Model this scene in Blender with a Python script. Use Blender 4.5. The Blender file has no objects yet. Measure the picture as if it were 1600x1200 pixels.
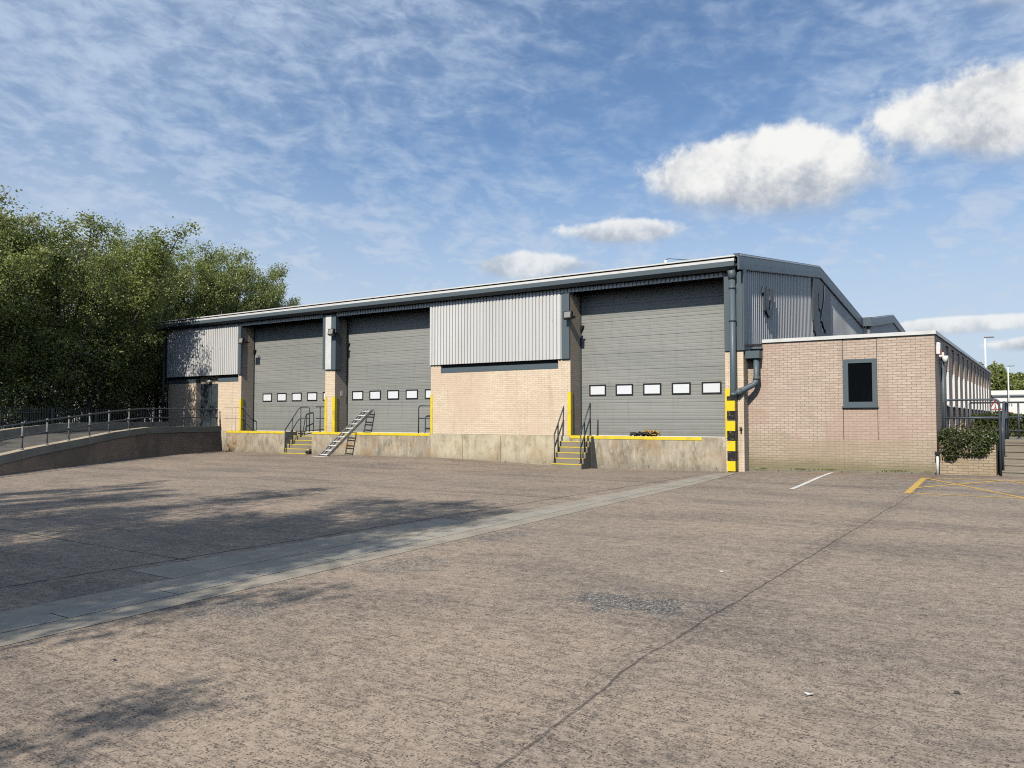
import bpy, bmesh, math, random
import numpy as np
from mathutils import Vector, Matrix
random.seed(7); rng = np.random.default_rng(7)
S = bpy.context.scene
COL = S.collection
R = math.radians

# ------------------------------------------------------------------ node helpers
class NT:
    def __init__(s, tree): s.t = tree; s.n = tree.nodes; s.l = tree.links
    def new(s, typ, **kw):
        n = s.n.new(typ)
        for k, v in kw.items(): setattr(n, k, v)
        return n
    def put(s, sock, v):
        if v is None: return
        if isinstance(v, bpy.types.NodeSocket): s.l.new(v, sock)
        elif isinstance(v, (tuple, list)) and sock.type == 'RGBA' and len(v) == 3: sock.default_value = (*v, 1)
        else: sock.default_value = v
    def m(s, op, a, b=None, c=None, clamp=False):
        n = s.new('ShaderNodeMath', operation=op); n.use_clamp = clamp
        for i, v in enumerate((a, b, c)): s.put(n.inputs[i], v)
        return n.outputs[0]
    def vm(s, op, a, b=None):
        n = s.new('ShaderNodeVectorMath', operation=op)
        s.put(n.inputs[0], a)
        if b is not None: s.put(n.inputs[1], b)
        return n.outputs[0]
    def xyz(s, v):
        n = s.new('ShaderNodeSeparateXYZ'); s.put(n.inputs[0], v); return n.outputs
    def comb(s, x, y, z):
        n = s.new('ShaderNodeCombineXYZ')
        for i, v in enumerate((x, y, z)): s.put(n.inputs[i], v)
        return n.outputs[0]
    def noise(s, v, scale, det=3, rough=.55, dist=0., out=0):
        n = s.new('ShaderNodeTexNoise'); s.put(n.inputs['Vector'], v)
        n.inputs['Scale'].default_value = scale; n.inputs['Detail'].default_value = det
        n.inputs['Roughness'].default_value = rough; n.inputs['Distortion'].default_value = dist
        return n.outputs[out]
    def vor(s, v, scale, feat='F1', out='Distance'):
        n = s.new('ShaderNodeTexVoronoi', feature=feat); s.put(n.inputs['Vector'], v)
        n.inputs['Scale'].default_value = scale; return n.outputs[out]
    def mix(s, f, a, b, mode='MIX'):
        n = s.new('ShaderNodeMix', data_type='RGBA', blend_type=mode)
        s.put(n.inputs[0], f); s.put(n.inputs[6], a); s.put(n.inputs[7], b); return n.outputs[2]
    def step(s, v, lo, hi, a=0., b=1.):
        n = s.new('ShaderNodeMapRange', interpolation_type='SMOOTHSTEP')
        for i, x in enumerate((v, lo, hi, a, b)): s.put(n.inputs[i], x)
        return n.outputs[0]
    def pos(s): return s.new('ShaderNodeNewGeometry').outputs['Position']

MATS = {}
def mat(name, fn, rough=.8, metal=0., spec=.3):
    if name in MATS: return MATS[name]
    m = bpy.data.materials.new(name); m.use_nodes = True
    t = NT(m.node_tree); b = m.node_tree.nodes['Principled BSDF']
    b.inputs['Roughness'].default_value = rough; b.inputs['Metallic'].default_value = metal
    b.inputs['Specular IOR Level'].default_value = spec
    r = fn(t, b)
    if r is not None: t.put(b.inputs['Base Color'], r)
    MATS[name] = m; return m
def bump(t, b, h, strength=.3, dist=.01):
    n = t.new('ShaderNodeBump'); n.inputs['Strength'].default_value = strength
    n.inputs['Distance'].default_value = dist; t.put(n.inputs['Height'], h)
    t.put(b.inputs['Normal'], n.outputs[0])
def paint(name, c, rough=.5, metal=0., wear=.12, spec=.4, dirt=(.12, .1, .08)):
    def fn(t, b):
        p = t.pos()
        n = t.noise(p, 3.1, 4, .6); n2 = t.noise(p, 26, 3, .6)
        k = t.m('MULTIPLY', t.step(n, .42, .75), wear * 1.6)
        k2 = t.m('MULTIPLY', t.step(n2, .55, .8), wear)
        c1 = t.mix(k, c, dirt); c2 = t.mix(k2, c1, dirt)
        t.put(b.inputs['Roughness'], t.m('ADD', rough - .08, t.m('MULTIPLY', n, .18)))
        return c2
    return mat(name, fn, rough, metal, spec)

def brick(name, c1, c2, mortar, algae=0., msize=.0055, pinkvar=(.36, .24, .19)):
    def fn(t, b):
        g = t.new('ShaderNodeNewGeometry')
        p = g.outputs['Position']; px, py, pz = t.xyz(p)[:3]
        nx = t.xyz(g.outputs['True Normal'])[0]
        f = t.m('GREATER_THAN', t.m('ABSOLUTE', nx), .6)
        u = t.m('ADD', t.m('MULTIPLY', px, t.m('SUBTRACT', 1., f)), t.m('MULTIPLY', py, f))
        u = t.m('ADD', u, 200.)
        wob = t.noise(p, 14, 2)
        v = t.comb(t.m('ADD', u, t.m('MULTIPLY', wob, .006)), t.m('ADD', t.m('ADD', pz, 20.), t.m('MULTIPLY', wob, .005)), 0.)
        n = t.new('ShaderNodeTexBrick'); t.put(n.inputs['Vector'], v)
        n.inputs['Scale'].default_value = 1; n.inputs['Brick Width'].default_value = .232
        n.inputs['Row Height'].default_value = .0712; n.inputs['Mortar Size'].default_value = msize
        n.inputs['Mortar Smooth'].default_value = .15; n.inputs['Bias'].default_value = -.1
        t.put(n.inputs['Color1'], c1); t.put(n.inputs['Color2'], c2); t.put(n.inputs['Mortar'], mortar)
        col = n.outputs['Color']
        big = t.noise(p, .55, 3, .6); mid = t.noise(p, 7, 4, .65)
        col = t.mix(t.m('MULTIPLY', t.step(big, .42, .62), .6), col, pinkvar)
        col = t.mix(t.m('MULTIPLY', t.step(mid, .5, .8), .22), col, (.2, .15, .11))
        st = t.noise(t.vm('MULTIPLY', p, (2.3, 2.3, .22)), 1.6, 4, .6)
        col = t.mix(t.m('MULTIPLY', t.step(st, .52, .78), .3), col, (.24, .2, .15))
        fine = t.noise(p, 160, 2, .6)
        col = t.mix(t.m('MULTIPLY', t.step(fine, .5, .85), .3), col, (.15, .11, .09))
        if algae:
            e = t.m('ADD', pz, t.m('MULTIPLY', t.m('SUBTRACT', t.noise(p, 2.2, 4, .65), .5), .35))
            low = t.step(e, .62, .15)
            col = t.mix(t.m('MULTIPLY', low, .75 * algae), col, (.16, .14, .07))
            # broad damp stain low on the wall
            e2 = t.m('ADD', pz, t.m('MULTIPLY', t.m('SUBTRACT', t.noise(p, .9, 3, .5), .5), .9))
            col = t.mix(t.m('MULTIPLY', t.step(e2, 1.2, .9), .28 * algae), col, (.27, .24, .14))
        h = t.m('ADD', t.m('MULTIPLY', n.outputs['Fac'], -1.), t.m('MULTIPLY', fine, .35))
        bump(t, b, h, .55, .006)
        return col
    return mat(name, fn, .9, 0, .2)

def concrete(name, c, c2, stain=1., streak=True, sc=1.):
    def fn(t, b):
        p = t.pos(); x, y, z = t.xyz(p)[:3]
        big = t.noise(p, .8 * sc, 4, .6); mid = t.noise(p, 5 * sc, 5, .65); fine = t.noise(p, 70, 3, .6)
        col = t.mix(t.step(big, .35, .68), c, c2)
        if streak:
            st = t.noise(t.vm('MULTIPLY', p, (1.7, 1.7, .8)), 1.6, 7, .72)
            col = t.mix(t.m('MULTIPLY', t.step(st, .46, .66), .7 * stain), col, (.17, .14, .1))
            st2 = t.noise(t.vm('MULTIPLY', t.vm('ADD', p, (7., 3., 0)), (3.6, 3.6, 1.1)), 1.7, 6, .74)
            col = t.mix(t.m('MULTIPLY', t.step(st2, .54, .66), .6 * stain), col, (.66, .6, .48))
            drip = t.noise(t.vm('MULTIPLY', p, (9., 9., .5)), 1.6, 4, .65)
            col = t.mix(t.m('MULTIPLY', t.m('MULTIPLY', t.step(drip, .52, .66), t.step(big, .4, .6)), .4 * stain), col, (.15, .125, .09))
            org = t.noise(t.vm('ADD', p, (3., 9., 1.)), 1.1, 4, .6)
            col = t.mix(t.m('MULTIPLY', t.step(org, .5, .66), .6 * stain), col, (.36, .22, .1))
            lo = t.step(t.m('ADD', z, t.m('MULTIPLY', mid, .35)), .55, .12)
            col = t.mix(t.m('MULTIPLY', lo, .45), col, (.14, .13, .1))
        col = t.mix(t.m('MULTIPLY', t.step(mid, .5, .75), .4), col, (.15, .13, .1))
        if streak:
            chip = t.m('MULTIPLY', t.step(t.noise(p, 9, 4, .7), .6, .64), t.step(t.m('ADD', z, t.m('MULTIPLY', mid, .3)), .36, .2))
            col = t.mix(t.m('MULTIPLY', chip, .85), col, (.06, .055, .04))
        pit = t.step(t.vor(p, 24), .16, .06)
        col = t.mix(t.m('MULTIPLY', t.m('MULTIPLY', pit, t.step(mid, .45, .6)), .6), col, (.09, .08, .06))
        col = t.mix(t.m('MULTIPLY', t.step(fine, .5, .8), .35), col, (.13, .115, .09))
        bump(t, b, t.m('ADD', t.m('MULTIPLY', mid, .6), t.m('MULTIPLY', fine, .4)), .5, .012)
        return col
    return mat(name, fn, .92, 0, .2)

# ------------------------------------------------------------------ materials
SLATE = (.088, .118, .135)
M = {}
M['slate'] = paint('slate_grey_coated_steel', SLATE, .42, 0, .1)
M['slate_dark'] = paint('dark_slate_coated_steel', (.045, .06, .07), .5, 0, .1)
M['white'] = paint('off_white_coated_steel', (.64, .64, .615), .45, 0, .1)
M['yellow'] = paint('yellow_safety_paint', (.78, .6, .03), .5, 0, .32, dirt=(.3, .24, .1))
M['nosing'] = paint('worn_yellow_nosing_paint', (.66, .52, .05), .6, 0, .35, dirt=(.25, .22, .16))
M['black'] = paint('black_plastic', (.012, .012, .013), .45, 0, .1)
M['rail'] = paint('galvanised_grey_painted_tube', (.065, .08, .095), .45, 0., .2)
M['galv'] = paint('weathered_galvanised_tube', (.17, .185, .195), .5, .2, .25)
M['alu'] = paint('mill_aluminium', (.72, .72, .7), .4, .2, .06)
M['aludark'] = paint('dull_aluminium', (.36, .36, .35), .42, .3, .15)
M['palisade'] = paint('grey_green_palisade_steel', (.1, .11, .1), .6, .2, .3)
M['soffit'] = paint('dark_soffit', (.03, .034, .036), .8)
M['brick'] = brick('buff_brick', (.75, .625, .47), (.67, .545, .40), (.48, .39, .29), 0., .0052, (.62, .48, .355))
M['brick2'] = brick('pinkish_buff_brick', (.565, .455, .365), (.475, .375, .30), (.235, .195, .15), 1., .0066, (.43, .315, .245))
M['brick3'] = brick('dark_red_brown_brick', (.66, .43, .28), (.55, .35, .235), (.42, .3, .2), 0., .007, (.25, .18, .13))
M['brickpl'] = brick('planter_buff_brick', (.46, .37, .25), (.38, .3, .2), (.16, .13, .1), 0, .007, (.34, .25, .17))
M['conc'] = concrete('stained_dock_concrete', (.47, .41, .31), (.36, .31, .235))
M['conc_yel'] = concrete('yellowish_plinth_concrete', (.58, .51, .365), (.48, .42, .3), .55)
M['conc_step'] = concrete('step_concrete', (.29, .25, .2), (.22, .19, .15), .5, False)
M['conc_ramp'] = concrete('ramp_kerb_concrete', (.52, .43, .31), (.4, .335, .245), .5, False)
M['kerb'] = concrete('kerb_concrete', (.24, .21, .16), (.17, .15, .11), .4, False, 2)
M['glass'] = mat('dark_window_glass', lambda t, b: (.004, .005, .006), .03, 0, .18)
M['acrylic'] = mat('frosted_acrylic', lambda t, b: t.mix(t.m('MULTIPLY', t.noise(t.pos(), 5, 3), .25), (.72, .74, .76), (.5, .52, .54)), .3, 0, .5)
M['lamp'] = mat('floodlight_glass', lambda t, b: (.26, .26, .25), .2, 0, .5)
M['red'] = paint('red_plastic', (.5, .02, .015), .4)
M['whitep'] = paint('white_plastic', (.75, .75, .73), .4, 0, .05)
M['farwhite'] = paint('white_far_cladding', (.74, .73, .69), .6, 0, .04)
M['bark'] = mat('grey_brown_bark', lambda t, b: t.mix(t.noise(t.pos(), 9, 4), (.05, .042, .032), (.11, .095, .075)), .95, 0, .1)

def clad_fn(c):
    def fn(t, b):
        p = t.pos(); 
        st = t.noise(t.vm('MULTIPLY', p, (3., 3., .25)), 1.5, 4, .6); n = t.noise(p, 12, 4, .65)
        x, y, z = t.xyz(p)[:3]
        sh = t.noise(t.comb(t.m('FLOOR', t.m('DIVIDE', t.m('ADD', x, y), 1.0)), 3.3, 0.), 7.7, 0)
        c1 = t.mix(t.step(sh, .3, .7), c, tuple(q * .9 for q in c))
        col = t.mix(t.m('MULTIPLY', t.step(st, .45, .75), .3), c1, (.42, .39, .33))
        fx = t.m('LESS_THAN', t.vor(t.comb(t.m('MULTIPLY', t.m('ADD', x, y), 3.57), t.m('MULTIPLY', z, .8), 0.), 1.), .06)
        col = t.mix(t.m('MULTIPLY', fx, .6), col, (.2, .19, .17))
        return t.mix(t.m('MULTIPLY', t.step(n, .55, .8), .15), col, (.3, .28, .25))
    return fn
M['clad'] = mat('white_profiled_cladding', clad_fn((.62, .62, .605)), .45, 0, .4)
M['gable'] = mat('silver_grey_profiled_cladding', clad_fn((.46, .465, .465)), .42, 0, .4)

def door_fn(t, b):
    p = t.pos(); x, y, z = t.xyz(p)[:3]
    pan = t.noise(t.comb(t.m('MULTIPLY', x, .02), 0., t.m('FLOOR', t.m('DIVIDE', z, .55))), 9.3, 0)
    col = t.mix(t.step(pan, .3, .7), (.25, .258, .24), (.285, .287, .265))
    st = t.noise(t.vm('MULTIPLY', p, (.45, 1., 7.)), 1.7, 5, .62)
    col = t.mix(t.m('MULTIPLY', t.step(st, .52, .78), .3), col, (.42, .42, .38))
    sc = t.noise(t.vm('MULTIPLY', p, (1.3, 1., 9.)), 2.6, 4, .7)
    col = t.mix(t.m('MULTIPLY', t.step(sc, .66, .76), .5), col, (.6, .6, .56))
    v = t.noise(t.vm('MULTIPLY', p, (4., 1., .5)), 1.3, 4, .6)
    col = t.mix(t.m('MULTIPLY', t.step(v, .5, .75), .22), col, (.12, .125, .115))
    lo = t.step(t.m('ADD', z, t.m('MULTIPLY', t.noise(p, 3, 4), .7)), 1.75, 1.25)
    col = t.mix(t.m('MULTIPLY', lo, .25), col, (.13, .125, .1))
    return col
M['door'] = mat('grey_green_sectional_door', door_fn, .42, 0, .4)

def guard_fn(t, b):
    z = t.xyz(t.pos())[2]
    k = t.m('FRACT', t.m('DIVIDE', t.m('ADD', t.m('SUBTRACT', 2.24, z), .16), .59))
    f = t.m('LESS_THAN', k, .5)
    n = t.step(t.noise(t.pos(), 11, 6, .75), .54, .62)
    c = t.mix(f, (.82, .6, .012), (.014, .014, .014))
    return t.mix(t.m('MULTIPLY', n, .45), c, (.3, .26, .18))
M['guard'] = mat('yellow_black_banded_paint', guard_fn, .45, 0, .4)

def leaf_mat(name, c1, c2, c3, tr=.35):
    m = bpy.data.materials.new(name); m.use_nodes = True
    t = NT(m.node_tree); n = t.n; n.clear()
    g = t.new('ShaderNodeNewGeometry'); r = g.outputs['Random Per Island']
    big = t.noise(g.outputs['Position'], .55, 3)
    c = t.mix(t.step(r, 0, 1), c1, c2); c = t.mix(t.m('MULTIPLY', t.step(big, .42, .7), .8), c, c3)
    d = t.new('ShaderNodeBsdfDiffuse'); t.put(d.inputs[0], c)
    tl = t.new('ShaderNodeBsdfTranslucent'); t.put(tl.inputs[0], t.mix(.4, c, (.14, .19, .02)))
    gl = t.new('ShaderNodeBsdfGlossy'); gl.inputs['Roughness'].default_value = .45; t.put(gl.inputs[0], (.8, .8, .8))
    mx = t.new('ShaderNodeMixShader'); mx.inputs[0].default_value = tr
    t.l.new(d.outputs[0], mx.inputs[1]); t.l.new(tl.outputs[0], mx.inputs[2])
    m2 = t.new('ShaderNodeMixShader'); m2.inputs[0].default_value = .05
    t.l.new(mx.outputs[0], m2.inputs[1]); t.l.new(gl.outputs[0], m2.inputs[2])
    o = t.new('ShaderNodeOutputMaterial'); t.l.new(m2.outputs[0], o.inputs[0])
    return m
M['leaf'] = leaf_mat('hawthorn_leaves', (.19, .24, .06), (.35, .37, .115), (.26, .33, .075), .45)
M['leaf2'] = leaf_mat('pale_spring_leaves', (.3, .31, .12), (.43, .41, .19), (.33, .33, .12), .45)
M['leafdark'] = leaf_mat('dark_evergreen_leaves', (.045, .065, .016), (.1, .125, .032), (.07, .075, .03), .2)
M['leafivy'] = leaf_mat('ivy_leaves', (.13, .18, .04), (.25, .31, .07), (.18, .25, .05), .35)

def ground_fn(t, b):
    p = t.pos(); x, y, z = t.xyz(p)[:3]
    big = t.noise(p, .16, 4, .6); b2 = t.noise(t.vm('MULTIPLY', p, (.5, 1.4, 1.)), .5, 5, .62)
    mid = t.noise(p, 2.6, 5, .65); 
    agg = t.noise(p, 17, 6, .86); agg2 = t.noise(t.vm('ADD', p, (4., 9., 0.)), 40, 4, .8)
    ridge = t.noise(t.vm('MULTIPLY', p, (2.2, 38., 1.)), 1.0, 4, .75)
    col = t.mix(t.step(big, .36, .64), (.395, .312, .232), (.33, .27, .21))
    col = t.mix(t.m('MULTIPLY', t.step(b2, .44, .68), .6), col, (.17, .145, .125))
    col = t.mix(t.m('MULTIPLY', t.step(mid, .48, .74), .4), col, (.40, .315, .24))
    # exposed dark aggregate, stronger where the skin has worn
    worn = t.step(t.m('ADD', t.m('MULTIPLY', b2, .6), t.m('MULTIPLY', mid, .4)), .4, .66, .35, 1.)
    dk = t.m('MULTIPLY', t.step(agg, .50, .60), worn)
    col = t.mix(t.m('MULTIPLY', dk, .85), col, (.055, .05, .048))
    lt = t.m('MULTIPLY', t.step(agg2, .53, .64), .7)
    col = t.mix(lt, col, (.50, .42, .34))
    rd = t.m('MULTIPLY', t.step(ridge, .5, .62), t.step(mid, .34, .58))
    col = t.mix(t.m('MULTIPLY', rd, .55), col, (.085, .075, .068))
    # rougher, bluish worn patches with white flecks
    def ell(cx, cy, ax, ay):
        dx = t.m('DIVIDE', t.m('SUBTRACT', x, cx), ax); dy = t.m('DIVIDE', t.m('SUBTRACT', y, cy), ay)
        d = t.m('SQRT', t.m('ADD', t.m('MULTIPLY', dx, dx), t.m('MULTIPLY', dy, dy)))
        d = t.m('ADD', d, t.m('ADD', t.m('MULTIPLY', t.m('SUBTRACT', mid, .5), 3.6), t.m('MULTIPLY', t.m('SUBTRACT', agg, .5), 2.2)))
        return t.step(d, .95, .6)
    pt = ell(5.05, -16.95, .85, .5)
    for e in ((2.25, -16.7, .5, .55), (2.35, -18.9, .4, .5), (1.9, -14.4, .25, .8)):
        pt = t.m('MAXIMUM', pt, t.m('MULTIPLY', ell(*e), .6))
    col = t.mix(t.m('MULTIPLY', pt, t.step(agg, .44, .52, .15, .95)), col, (.06, .068, .07))
    col = t.mix(t.m('MULTIPLY', pt, t.step(agg2, .55, .6)), col, (.58, .56, .5))
    # slab joints and a wandering crack
    w = t.m('MULTIPLY', t.m('SUBTRACT', t.noise(p, 1.3, 5), .5), .1)
    def joint(val, at, hw, k=1.):
        return t.m('MULTIPLY', t.step(t.m('ABSOLUTE', t.m('SUBTRACT', t.m('ADD', val, w), at)), hw, hw * .35), k)
    xj = t.m('SUBTRACT', t.m('ADD', x, t.m('MULTIPLY', y, .0135)), t.step(y, -18.2, -20.6, 0., .14))
    j = joint(xj, 5.55, .013, .8)
    j = t.m('MAXIMUM', j, t.m('MULTIPLY', joint(x, -.15, .03), t.step(y, -.6, -3.)))
    for yy, k in ((-4.3, .8), (-9.6, .6)):
        j = t.m('MAXIMUM', j, t.m('MULTIPLY', joint(y, yy, .03, k), t.m('LESS_THAN', x, -.1)))
    for xx in (-6.2, -12.4, -18.5): j = t.m('MAXIMUM', j, joint(x, xx, .03, .7))
    j = t.m('MAXIMUM', j, t.m('MULTIPLY', joint(y, -17.9, .02, .9), t.m('LESS_THAN', x, .25)))
    col = t.mix(t.m('MULTIPLY', j, .85), col, (.045, .04, .045))
    hal = t.m('MULTIPLY', joint(xj, 5.55, .3, .4), t.step(agg, .45, .55))
    col = t.mix(hal, col, (.09, .08, .075))
    # rusty run-off beside the dock
    rust = t.m('MULTIPLY', t.step(y, -2.2, -.6), t.step(t.noise(t.vm('MULTIPLY', p, (.5, 1.6, 1.)), 1., 4), .52, .66))
    col = t.mix(t.m('MULTIPLY', rust, .55), col, (.36, .2, .1))
    tyre = t.noise(t.vm('MULTIPLY', t.vm('ADD', p, (9., 2., 0)), (.09, 1.5, 1.)), 1., 4, .55)
    col = t.mix(t.m('MULTIPLY', t.step(tyre, .52, .7), .35), col, (.12, .105, .095))
    oil = t.m('MULTIPLY', t.step(t.noise(t.vm('ADD', p, (31., 7., 0.)), .42, 5, .7), .6, .7), t.step(agg, .4, .55, .3, 1.))
    col = t.mix(t.m('MULTIPLY', oil, .55), col, (.085, .075, .068))
    spot = t.m('MULTIPLY', t.step(t.vor(t.vm('ADD', p, (2., 5., 0.)), 1.3), .075, .04), t.step(t.noise(p, .7, 2), .5, .6))
    col = t.mix(t.m('MULTIPLY', spot, .7), col, (.05, .045, .04))
    gr = t.noise(t.vm('ADD', p, (11., 3., 0.)), 6., 8, .95)
    col = t.mix(t.m('MULTIPLY', t.step(gr, .5, .62), .5), col, (.075, .066, .06))
    col = t.mix(t.m('MULTIPLY', t.step(gr, .5, .38), .42), col, (.52, .43, .345))
    for sc_, off_, r0, r1, k_ in ((70., 1., .46, .34, .85), (38., 5., .32, .22, .7)):
        pit = t.step(t.vor(t.vm('ADD', p, (off_, off_ * 2, 0.)), sc_), r0, r1)
        pit = t.m('MULTIPLY', pit, t.step(t.noise(t.vm('ADD', p, (off_, 0., 0.)), sc_ * .16, 7, .88), .45, .55))
        col = t.mix(t.m('MULTIPLY', pit, k_), col, (.05, .043, .04))
    h = t.m('ADD', t.m('ADD', t.m('MULTIPLY', agg, .7), t.m('MULTIPLY', agg2, .3)), t.m('MULTIPLY', ridge, .5))
    h = t.m('SUBTRACT', h, t.m('MULTIPLY', j, 2.))
    bump(t, b, h, .6, .012)
    return col
M['ground'] = mat('worn_brushed_concrete_yard', ground_fn, .95, 0, .15)
def lane_fn(c1, c2):
    def fn(t, b):
        p = t.pos(); n = t.noise(p, 1.3, 4, .6); a = t.noise(p, 80, 3, .6); n3 = t.noise(p, 9, 4, .6)
        col = t.mix(t.step(n, .38, .66), c1, c2)
        col = t.mix(t.m('MULTIPLY', t.step(n3, .5, .75), .4), col, (.15, .14, .12))
        col = t.mix(t.m('MULTIPLY', t.step(a, .52, .7), .4), col, (.12, .11, .1))
        bump(t, b, a, .35, .006); return col
    return fn
M['lane'] = mat('smooth_grey_concrete', lane_fn((.37, .325, .255), (.295, .262, .21)), .9, 0, .2)
M['lane2'] = mat('blue_grey_drain_block', lane_fn((.37, .34, .28), (.30, .28, .235)), .85, 0, .2)
M['lineW'] = mat('worn_white_road_paint', lane_fn((.72, .7, .64), (.62, .6, .55)), .8, 0, .2)
M['lineY'] = mat('worn_yellow_road_paint', lane_fn((.62, .4, .09), (.48, .32, .1)), .8, 0, .2)
M['earth'] = mat('leafy_earth', lane_fn((.06, .06, .03), (.09, .075, .045)), 1, 0, .1)
M['shaded_deck'] = mat('tree_shaded_ramp_deck', lane_fn((.1, .095, .088), (.14, .13, .115)), .95, 0, .15)  # ramp deck colour darkened to stand for tree shade lying on it
M['paving'] = mat('grey_paving', lane_fn((.25, .225, .19), (.2, .18, .15)), .92, 0, .2)

# ------------------------------------------------------------------ geometry helpers
W = {}
class MB:
    def __init__(s): s.b = bmesh.new()
    def box(s, x0, x1, y0, y1, z0, z1, bev=0.):
        vs = [s.b.verts.new((x, y, z)) for x in (x0, x1) for y in (y0, y1) for z in (z0, z1)]
        F = [(0, 1, 3, 2), (4, 6, 7, 5), (0, 4, 5, 1), (2, 3, 7, 6), (0, 2, 6, 4), (1, 5, 7, 3)]
        fs = [s.b.faces.new([vs[i] for i in f]) for f in F]
        if bev:
            es = list({e for f in fs for e in f.edges})
            bmesh.ops.bevel(s.b, geom=es, offset=bev, segments=2, profile=.6, affect='EDGES')
        return s
    def tube(s, pts, r, n=8, r1=None, caps=True):
        pts = [Vector(p) for p in pts]; rings = []
        for i, p in enumerate(pts):
            d = (pts[min(i + 1, len(pts) - 1)] - pts[max(i - 1, 0)]).normalized()
            a = d.orthogonal().normalized() if i == 0 else (s._a - d * s._a.dot(d)).normalized()
            s._a = a; c = d.cross(a)
            rr = r if r1 is None else r + (r1 - r) * i / max(1, len(pts) - 1)
            rings.append([s.b.verts.new(p + (a * math.cos(2 * math.pi * k / n) + c * math.sin(2 * math.pi * k / n)) * rr) for k in range(n)])
        for A, B in zip(rings, rings[1:]):
            for k in range(n):
                f = s.b.faces.new((A[k], A[(k + 1) % n], B[(k + 1) % n], B[k])); f.smooth = True
        if caps: s.b.faces.new(rings[0][::-1]); s.b.faces.new(rings[-1])
        return s
    def quad(s, *ps):
        s.b.faces.new([s.b.verts.new(p) for p in ps]); return s
    def prism(s, poly, axis, a0, a1):
        """extrude polygon (list of 2d) along axis 0/1/2 from a0 to a1"""
        def P(u, v, a): return {0: (a, u, v), 1: (u, a, v), 2: (u, v, a)}[axis]
        A = [s.b.verts.new(P(u, v, a0)) for u, v in poly]; B = [s.b.verts.new(P(u, v, a1)) for u, v in poly]
        n = len(poly); s.b.faces.new(A); s.b.faces.new(B[::-1])
        for i in range(n): s.b.faces.new((A[i], B[i], B[(i + 1) % n], A[(i + 1) % n]))
        return s
    def sweep(s, sec, path):
        """cross-section (x, dz) along path of (y, z); closed section"""
        rings = [[s.b.verts.new((x, y, z + dz)) for x, dz in sec] for y, z in path]
        n = len(sec)
        for A, B in zip(rings, rings[1:]):
            for k in range(n): s.b.faces.new((A[k], A[(k + 1) % n], B[(k + 1) % n], B[k]))
        s.b.faces.new(rings[0][::-1]); s.b.faces.new(rings[-1]); return s
    def build(s, name, material, parent=None, loc=(0, 0, 0)):
        bmesh.ops.recalc_face_normals(s.b, faces=s.b.faces[:])
        off = Vector(W[parent]) if parent is not None else Vector(loc)
        if off.length: bmesh.ops.translate(s.b, verts=s.b.verts[:], vec=-off)
        me = bpy.data.meshes.new(name); s.b.to_mesh(me); s.b.free()
        return link(name, me, material, parent, off)
def link(name, me, material, parent, off):
    o = bpy.data.objects.new(name, me); COL.objects.link(o)
    if material: me.materials.append(material)
    if parent is not None: o.parent = parent
    else: o.location = off
    W[o] = tuple(off); return o
def tag(o, label, cat, group=None):
    o['label'] = label; o['category'] = cat
    if group: o['group'] = group
    return o
def thing(name, label, cat, loc=(0, 0, 0), group=None):
    o = bpy.data.objects.new(name, None); COL.objects.link(o); o.location = loc
    o.empty_display_size = .2; W[o] = tuple(loc); return tag(o, label, cat, group)
def struct(o): o['kind'] = 'structure'; return o
def dup(root, loc, label, scale=None, rz=None):
    r = root.copy(); COL.objects.link(r); r.location = loc; r['label'] = label
    if scale is not None: r.scale = scale
    if rz is not None: r.rotation_euler = (0, 0, rz)
    for ch in root.children:
        c = ch.copy(); COL.objects.link(c); c.parent = r
        for g in ch.children:
            d = g.copy(); COL.objects.link(d); d.parent = c
    return r

def lerp_tab(x, tab):
    for (x0, v0), (x1, v1) in zip(tab, tab[1:]):
        if x <= x1: return v0 if x <= x0 else v0 + (v1 - v0) * (x - x0) / (x1 - x0)
    return tab[-1][1]
WALLZ = [(-30, .05), (-24, .05), (-18, .06), (-11.2, .12), (-7.5, .03), (-5, -.07), (-3, -.035), (0, 0), (.6, .04), (5.4, .12), (9, .13)]
def hgt(x, y):
    k = max(0., min(1., (y + 5.5) / 5.3)); k = k * k * (3 - 2 * k)
    return lerp_tab(x, WALLZ) * k
def sheet(poly_rows, dz):
    """rows of points (x,y) -> draped mesh"""
    m = MB(); rows = [[m.b.verts.new((x, y, hgt(x, y) + dz)) for x, y in r] for r in poly_rows]
    for A, B in zip(rows, rows[1:]):
        for i in range(len(A) - 1): m.b.faces.new((A[i], A[i + 1], B[i + 1], B[i]))
    return m
def band(p0, p1, w0, w1, n, dz):
    """strip along p0->p1 (n pieces), half widths w0,w1"""
    p0 = Vector(p0); p1 = Vector(p1); d = (p1 - p0).normalized(); nr = Vector((-d.y, d.x))
    rows = []
    for i in range(n + 1):
        f = i / n; p = p0.lerp(p1, f); w = w0 + (w1 - w0) * f
        rows.append([tuple(p - nr * w), tuple(p), tuple(p + nr * w)])
    return sheet(rows, dz)

# ------------------------------------------------------------------ ground
xs = [-400, -200, -100, -60, -40] + [-32 + i for i in range(0, 46)] + [20, 40, 100, 200, 400]
ys = [-400, -200, -100, -60, -40, -30, -20, -12, -8] + [-6 + .5 * i for i in range(0, 15)] + [6, 20, 60, 150, 400]
struct(sheet([[(x, y) for x in xs] for y in ys], 0.).build('ground', M['ground']))
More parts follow.
